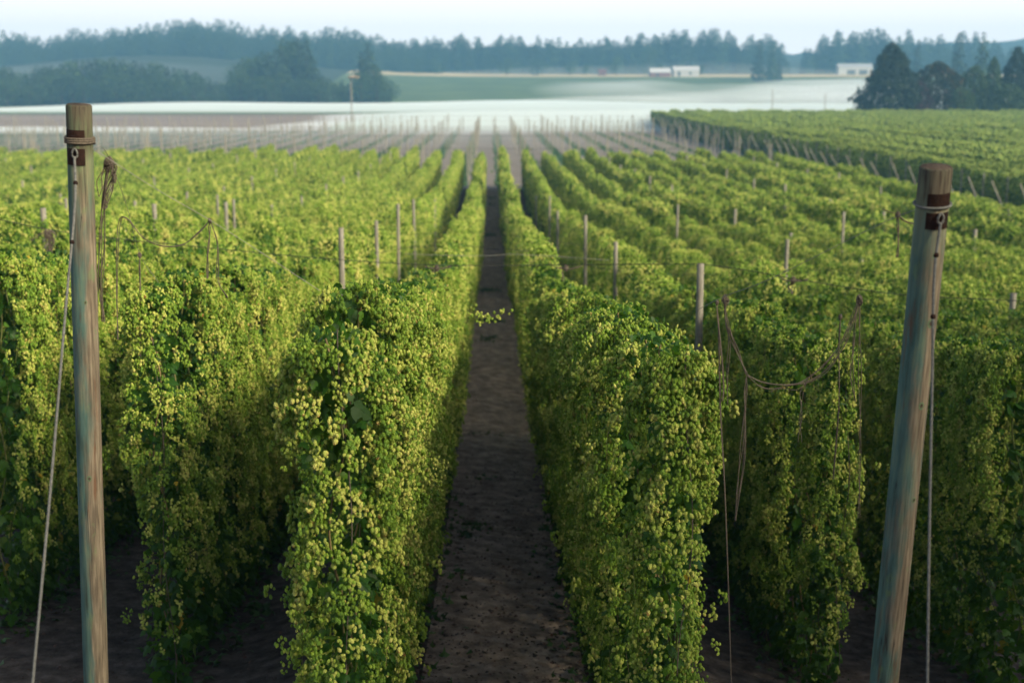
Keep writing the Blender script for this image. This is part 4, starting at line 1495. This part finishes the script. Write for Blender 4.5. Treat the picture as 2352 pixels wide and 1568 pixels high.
RND = ((0.0, 0.9), (0.2, 1.0), (0.45, 0.98), (0.65, 0.85), (0.82, 0.62), (0.93, 0.38), (1.0, 0.08))
big_tree("dark_tree", 2052, 98, 530, 138, stacked(1), DKGREEN, "big dark peaked tree rising beyond the far hop block")
big_tree("dark_tree", 2155, 140, 535, 118, stacked(2, 2400, prof=RND), RUSSET, "big dark round tree with a russet-tinged crown")
big_tree("dark_tree", 2114, 186, 528, 60, stacked(3, 900, prof=RND), MAROON, "low maroon-leaved tree between the two big dark trees")
big_tree("dark_tree", 2240, 150, 545, 80, stacked(4, 1500, prof=RND), BROADLEAF, "green tree just beyond the russet-tinged round tree")
big_tree("dark_tree", 2285, 128, 560, 60, stacked(5, 1500), BROADLEAF, "bushy green tree in front of the tall fir by the frame's edge")
big_tree("dark_tree", 2340, 105, 540, 90, stacked(6, 1700), DKGREEN, "dark pointed tree cut by the frame's edge")
big_tree("dark_tree", 2400, 130, 540, 110, stacked(7, 1500, prof=RND), DKGREEN, "dark round tree mostly outside the frame, beyond the pointed one")
big_tree("dark_tree", 2210, 200, 526, 70, stacked(8, 900, prof=RND), BROADLEAF, "low green tree at the foot of the russet-tinged round tree")
big_tree("dark_tree", 2320, 190, 526, 90, stacked(9, 1000, prof=RND), BROADLEAF, "low leafy tree in front of the dark pointed tree")

# ------------------------------------------------------------------ farm buildings on the far slope
def box(bag, x0, x1, y0, y1, z0, z1, m=0):
    V = np.array([(x0, y0, z0), (x1, y0, z0), (x1, y1, z0), (x0, y1, z0), (x0, y0, z1), (x1, y0, z1), (x1, y1, z1), (x0, y1, z1)], float)
    bag.add(V, np.array([(0, 3, 2, 1), (4, 5, 6, 7), (0, 1, 5, 4), (1, 2, 6, 5), (2, 3, 7, 6), (3, 0, 4, 7)]), m, 0.5)


def shed(px0, px1, py_top, py_eave, py_base, D, roofm, wallm, lab, openings):
    a, b = at(px0, py_base, D), at(px1, py_base, D)
    zt, ze = at(px0, py_top, D)[2], at(px0, py_eave, D)[2]
    wdt = b[0] - a[0]
    z0 = gz((a[0] + b[0]) / 2, D)
    hb, ht = max(ze - z0, 1.5), max(zt - z0, 2.5)
    e = bpy.data.objects.new("farm_shed", None)
    COL.objects.link(e)
    e.location = ((a[0] + b[0]) / 2, D, z0)
    tag(e, lab, "shed", "farm sheds on the far slope")
    dp = 14.0
    bg_ = Bag()
    box(bg_, -wdt / 2, wdt / 2, 0, dp, -1, hb)
    V = np.array([(-wdt / 2, 0, hb), (-wdt / 2, dp, hb), (-wdt / 2, dp / 2, ht - 0.1), (wdt / 2, 0, hb), (wdt / 2, dp, hb), (wdt / 2, dp / 2, ht - 0.1)], float)
    bg_.add(V, np.array([(0, 1, 2), (3, 5, 4)]), 0, 0.5)
    link("wall", bg_.mesh("wall", [wallm]), e)
    bg_ = Bag()
    o_ = 0.6
    for s0, s1 in ((-o_, dp / 2), (dp + o_, dp / 2)):
        V = np.array([(-wdt / 2 - o_, s0, hb - 0.2), (wdt / 2 + o_, s0, hb - 0.2), (wdt / 2 + o_, s1, ht), (-wdt / 2 - o_, s1, ht),
                      (-wdt / 2 - o_, s0, hb), (wdt / 2 + o_, s0, hb), (wdt / 2 + o_, s1, ht + 0.2), (-wdt / 2 - o_, s1, ht + 0.2)], float)
        bg_.add(V, np.array([(0, 3, 2, 1), (4, 5, 6, 7), (0, 1, 5, 4), (1, 2, 6, 5), (2, 3, 7, 6), (3, 0, 4, 7)]), 0, 0.5)
    link("roof", bg_.mesh("roof", [roofm]), e)
    for u0, u1, h0, h1, nm in openings:
        bg_ = Bag()
        box(bg_, -wdt / 2 + u0 * wdt, -wdt / 2 + u1 * wdt, -0.08, -0.003, h0 * hb, h1 * hb)
        link(nm, bg_.mesh(nm, [DARKOPEN]), e)


shed(1494, 1540, 157, 167, 172, 1405, WHITE, REDWALL, "low red barn with a white roof on the far slope", [(0.3, 0.42, 0, 0.8, "door")])
shed(1548, 1606, 153, 162, 172, 1410, WHITE, WHITEWALL, "long white shed beside the red barn", [(0.15, 0.25, 0, 0.8, "door"), (0.6, 0.7, 0.3, 0.7, "window")])
shed(1926, 2004, 147, 154, 167, 1490, GREYROOF, WHITEWALL, "pale long shed with dark openings left of the big dark trees", [(0.25, 0.5, 0, 0.6, "door"), (0.6, 0.85, 0, 0.6, "door")])
shed(1376, 1392, 160, 166, 172, 1440, REDWALL, REDWALL, "small faded red barn among rounded trees on the far slope", [(0.4, 0.6, 0, 0.7, "door")])

# pole with a nest platform in front of the valley wood
D = 520
p = at(806, 180, D)
e = bpy.data.objects.new("nest_pole", None)
COL.objects.link(e)
e.location = (p[0], D, gz(p[0], D))
tag(e, "tall thin pole topped by a pale platform in front of the valley wood", "pole")
hh = p[2] - gz(p[0], D)
link("post", pole_mesh("nest_post", hh, 0.26, 0.22, [GREYPOLE, POLETOP], 8), e)
bg_ = Bag()
for a_ in np.linspace(0, 6.28, 14):
    V, Fq = tube(np.array([[math.cos(a_) * 2.2 + 1, math.sin(a_) * 2, 0.2], [1, 0, 0.9], [-math.cos(a_ + .5) * 2.2 + 1, -math.sin(a_ + .5) * 2, 0.3]]), 0.35, 5)
    bg_.add(V + [0, 0, hh], Fq, 0, 0.5)
link("platform", bg_.mesh("nest_platform", [BEIGE]), e)
for px, py, lab in ((1775, 206, "thin dark pole standing in the mist behind the far hop block"), (1896, 215, "shorter thin pole in the mist nearer the big dark trees")):
    D = 620
    p = at(px, py, D)
    stand_pole(p[0], D, p[2], lab, "thin poles in the mist", (0, 0), 2.0, p[2] - gz(p[0], D) + 0.3)

for q_, y in enumerate((47.5, 61.0, 75.5)):
    xs_ = np.linspace(-17, 17, 35)
    P = np.stack([xs_, np.full_like(xs_, y), ground(xs_, y) + H + 0.25 + 0.12 * np.cos(xs_ * 2 * np.pi / 10.2)], -1)
    V, Fq = tube(P, 0.008, 4)
    tag(link("cross_wire", mesh_from("cross_wire", V, [(Fq, 0)], [WIRE])), ["nearest", "middle", "farthest"][q_] + " of the thin cross wires spanning the rows behind the stout pale pole", "wire", "trellis wires")
# faint wires over the harvested trellis
for y in np.arange(222, 440, 54.0):
    xs_ = np.arange(-92 if y < 280 else -160, 56, 10.2)
    P = np.stack([xs_, np.full_like(xs_, y), ground(xs_, y) + 5.6], -1)
    V, Fq = tube(P, 0.02, 4)
    tag(link("cross_wire", mesh_from("cross_wire", V, [(Fq, 0)], [WIRE])), "thin wire strung across the bare poles of the harvested field", "wire", "wires of the harvested field")

# ------------------------------------------------------------------ mist and haze
def volume_mat(name, density, color, aniso=0.2):
    m, n, out = new_mat(name)
    v = n.nodes.new("ShaderNodeVolumePrincipled")
    v.inputs["Color"].default_value = (*color, 1)
    v.inputs["Density"].default_value = density
    v.inputs["Anisotropy"].default_value = aniso
    n.links.new(v.outputs[0], out.inputs["Volume"])
    return m


def lens(name, x0, x1, y0, y1, hgt, mat, seed, base=0.3, lab="bank of pale mist lying low across the valley floor", soft=3.0):
    """low closed body of mist, feathering to nothing at its rim"""
    g = np.random.default_rng(seed)
    nr, ns = 9, 40
    cx, cyy = (x0 + x1) / 2, (y0 + y1) / 2
    top, bot = [], []
    ph = g.uniform(0, 6.28, 4)
    for i in range(nr + 1):
        r = i / nr
        for j in range(ns):
            a = j / ns * 2 * np.pi
            wob = 1 + 0.06 * math.sin(3 * a + ph[0]) + 0.04 * math.sin(7 * a + ph[1])
            cxx = math.copysign(abs(math.cos(a)) ** 0.6, math.cos(a))
            syy = math.copysign(abs(math.sin(a)) ** 0.6, math.sin(a))
            x = cx + (x1 - x0) / 2 * r * wob * cxx
            y = cyy + (y1 - y0) / 2 * r * wob * syy
            zg = gz(x, y) + base
            hz = hgt * (1 - r ** soft) * (1 + 0.25 * math.sin(x / 37 + ph[2]) * math.sin(y / 41 + ph[3])) + 0.02
            top.append((x, y, zg + hz))
            bot.append((x, y, zg))
    V = np.array(top + bot)
    N = len(top)
    Fq = []
    for i in range(nr):
        for j in range(ns):
            j2 = (j + 1) % ns
            Fq.append((i * ns + j, (i + 1) * ns + j, (i + 1) * ns + j2, i * ns + j2))
            Fq.append((N + i * ns + j, N + i * ns + j2, N + (i + 1) * ns + j2, N + (i + 1) * ns + j))
    for j in range(ns):
        j2 = (j + 1) % ns
        Fq.append((nr * ns + j, N + nr * ns + j, N + nr * ns + j2, nr * ns + j2))
    o = link(name, mesh_from(name, V, [(np.array(Fq), 0)], [mat], None, True))
    return tag(o, lab, "mist", None, 'stuff')


MIST = volume_mat("mist", 0.045, (0.86, 0.955, 1.0), -0.15)
MISTTHIN = volume_mat("thin_mist", 0.009, (0.92, 0.97, 1.0), -0.25)
lens("mist", -330, 330, 715, 915, 4.5, MIST, 1, 0.3)
lens("mist", -95, 200, 428, 715, 4.2, MIST, 2, 0.3, "white mist over the ground behind the harvested trellis", 1.4)
lens("mist", -260, -60, 420, 490, 1.4, MIST, 3, 0.3, "thin strip of mist before the fallow field", 1.0)
lens("mist", -175, 62, 315, 432, 3.2, volume_mat("field_mist", 0.006, (0.9, 0.97, 1.0), 0.1), 21, 0.3, "thin mist softening the far end of the harvested field", 0.9)
lens("mist", -120, 520, 1415, 1545, 15, volume_mat("slope_mist", 0.002, (0.9, 0.96, 1.0), 0.1), 22, 0.3, "faint mist at the foot of the skyline firs", 0.9)
lens("mist", -620, -130, 1010, 1400, 16, volume_mat("faint_mist", 0.0012, (0.9, 0.96, 1.0), 0.1), 6, 0.3, "faint mist at the foot of the forest ridge", 0.8)
for q_, (xa, xb, ya, yb, hh_, ss_) in enumerate(((80, 330, 905, 1080, 15, 11), (190, 430, 905, 1100, 13, 15), (150, 420, 920, 1260, 9, 12), (230, 420, 915, 1330, 14, 13), (20, 190, 915, 1060, 7, 14))):
    lens("mist", xa, xb, ya, yb, hh_, MISTTHIN, ss_, 0.3 + 0.2 * q_, "wispy mist drifting up the far green slope", 0.8)
lens("mist", 40, 200, 980, 1330, 6, MISTTHIN, 5, 0.3, "faint mist veil on the far green slope", 0.9)

HAZE = volume_mat("haze", 0.00030, (0.27, 0.62, 0.98), 0.0)
bag = Bag()
box(bag, -1600, 1800, -90, 2700, -2.0, 128.0)
tag(link("haze", bag.mesh("haze", [HAZE])), "pale blue morning haze filling the valley air", "haze", None, 'stuff')
print("posts", LL, LR, "poles", cnt, "objects", len(bpy.data.objects))
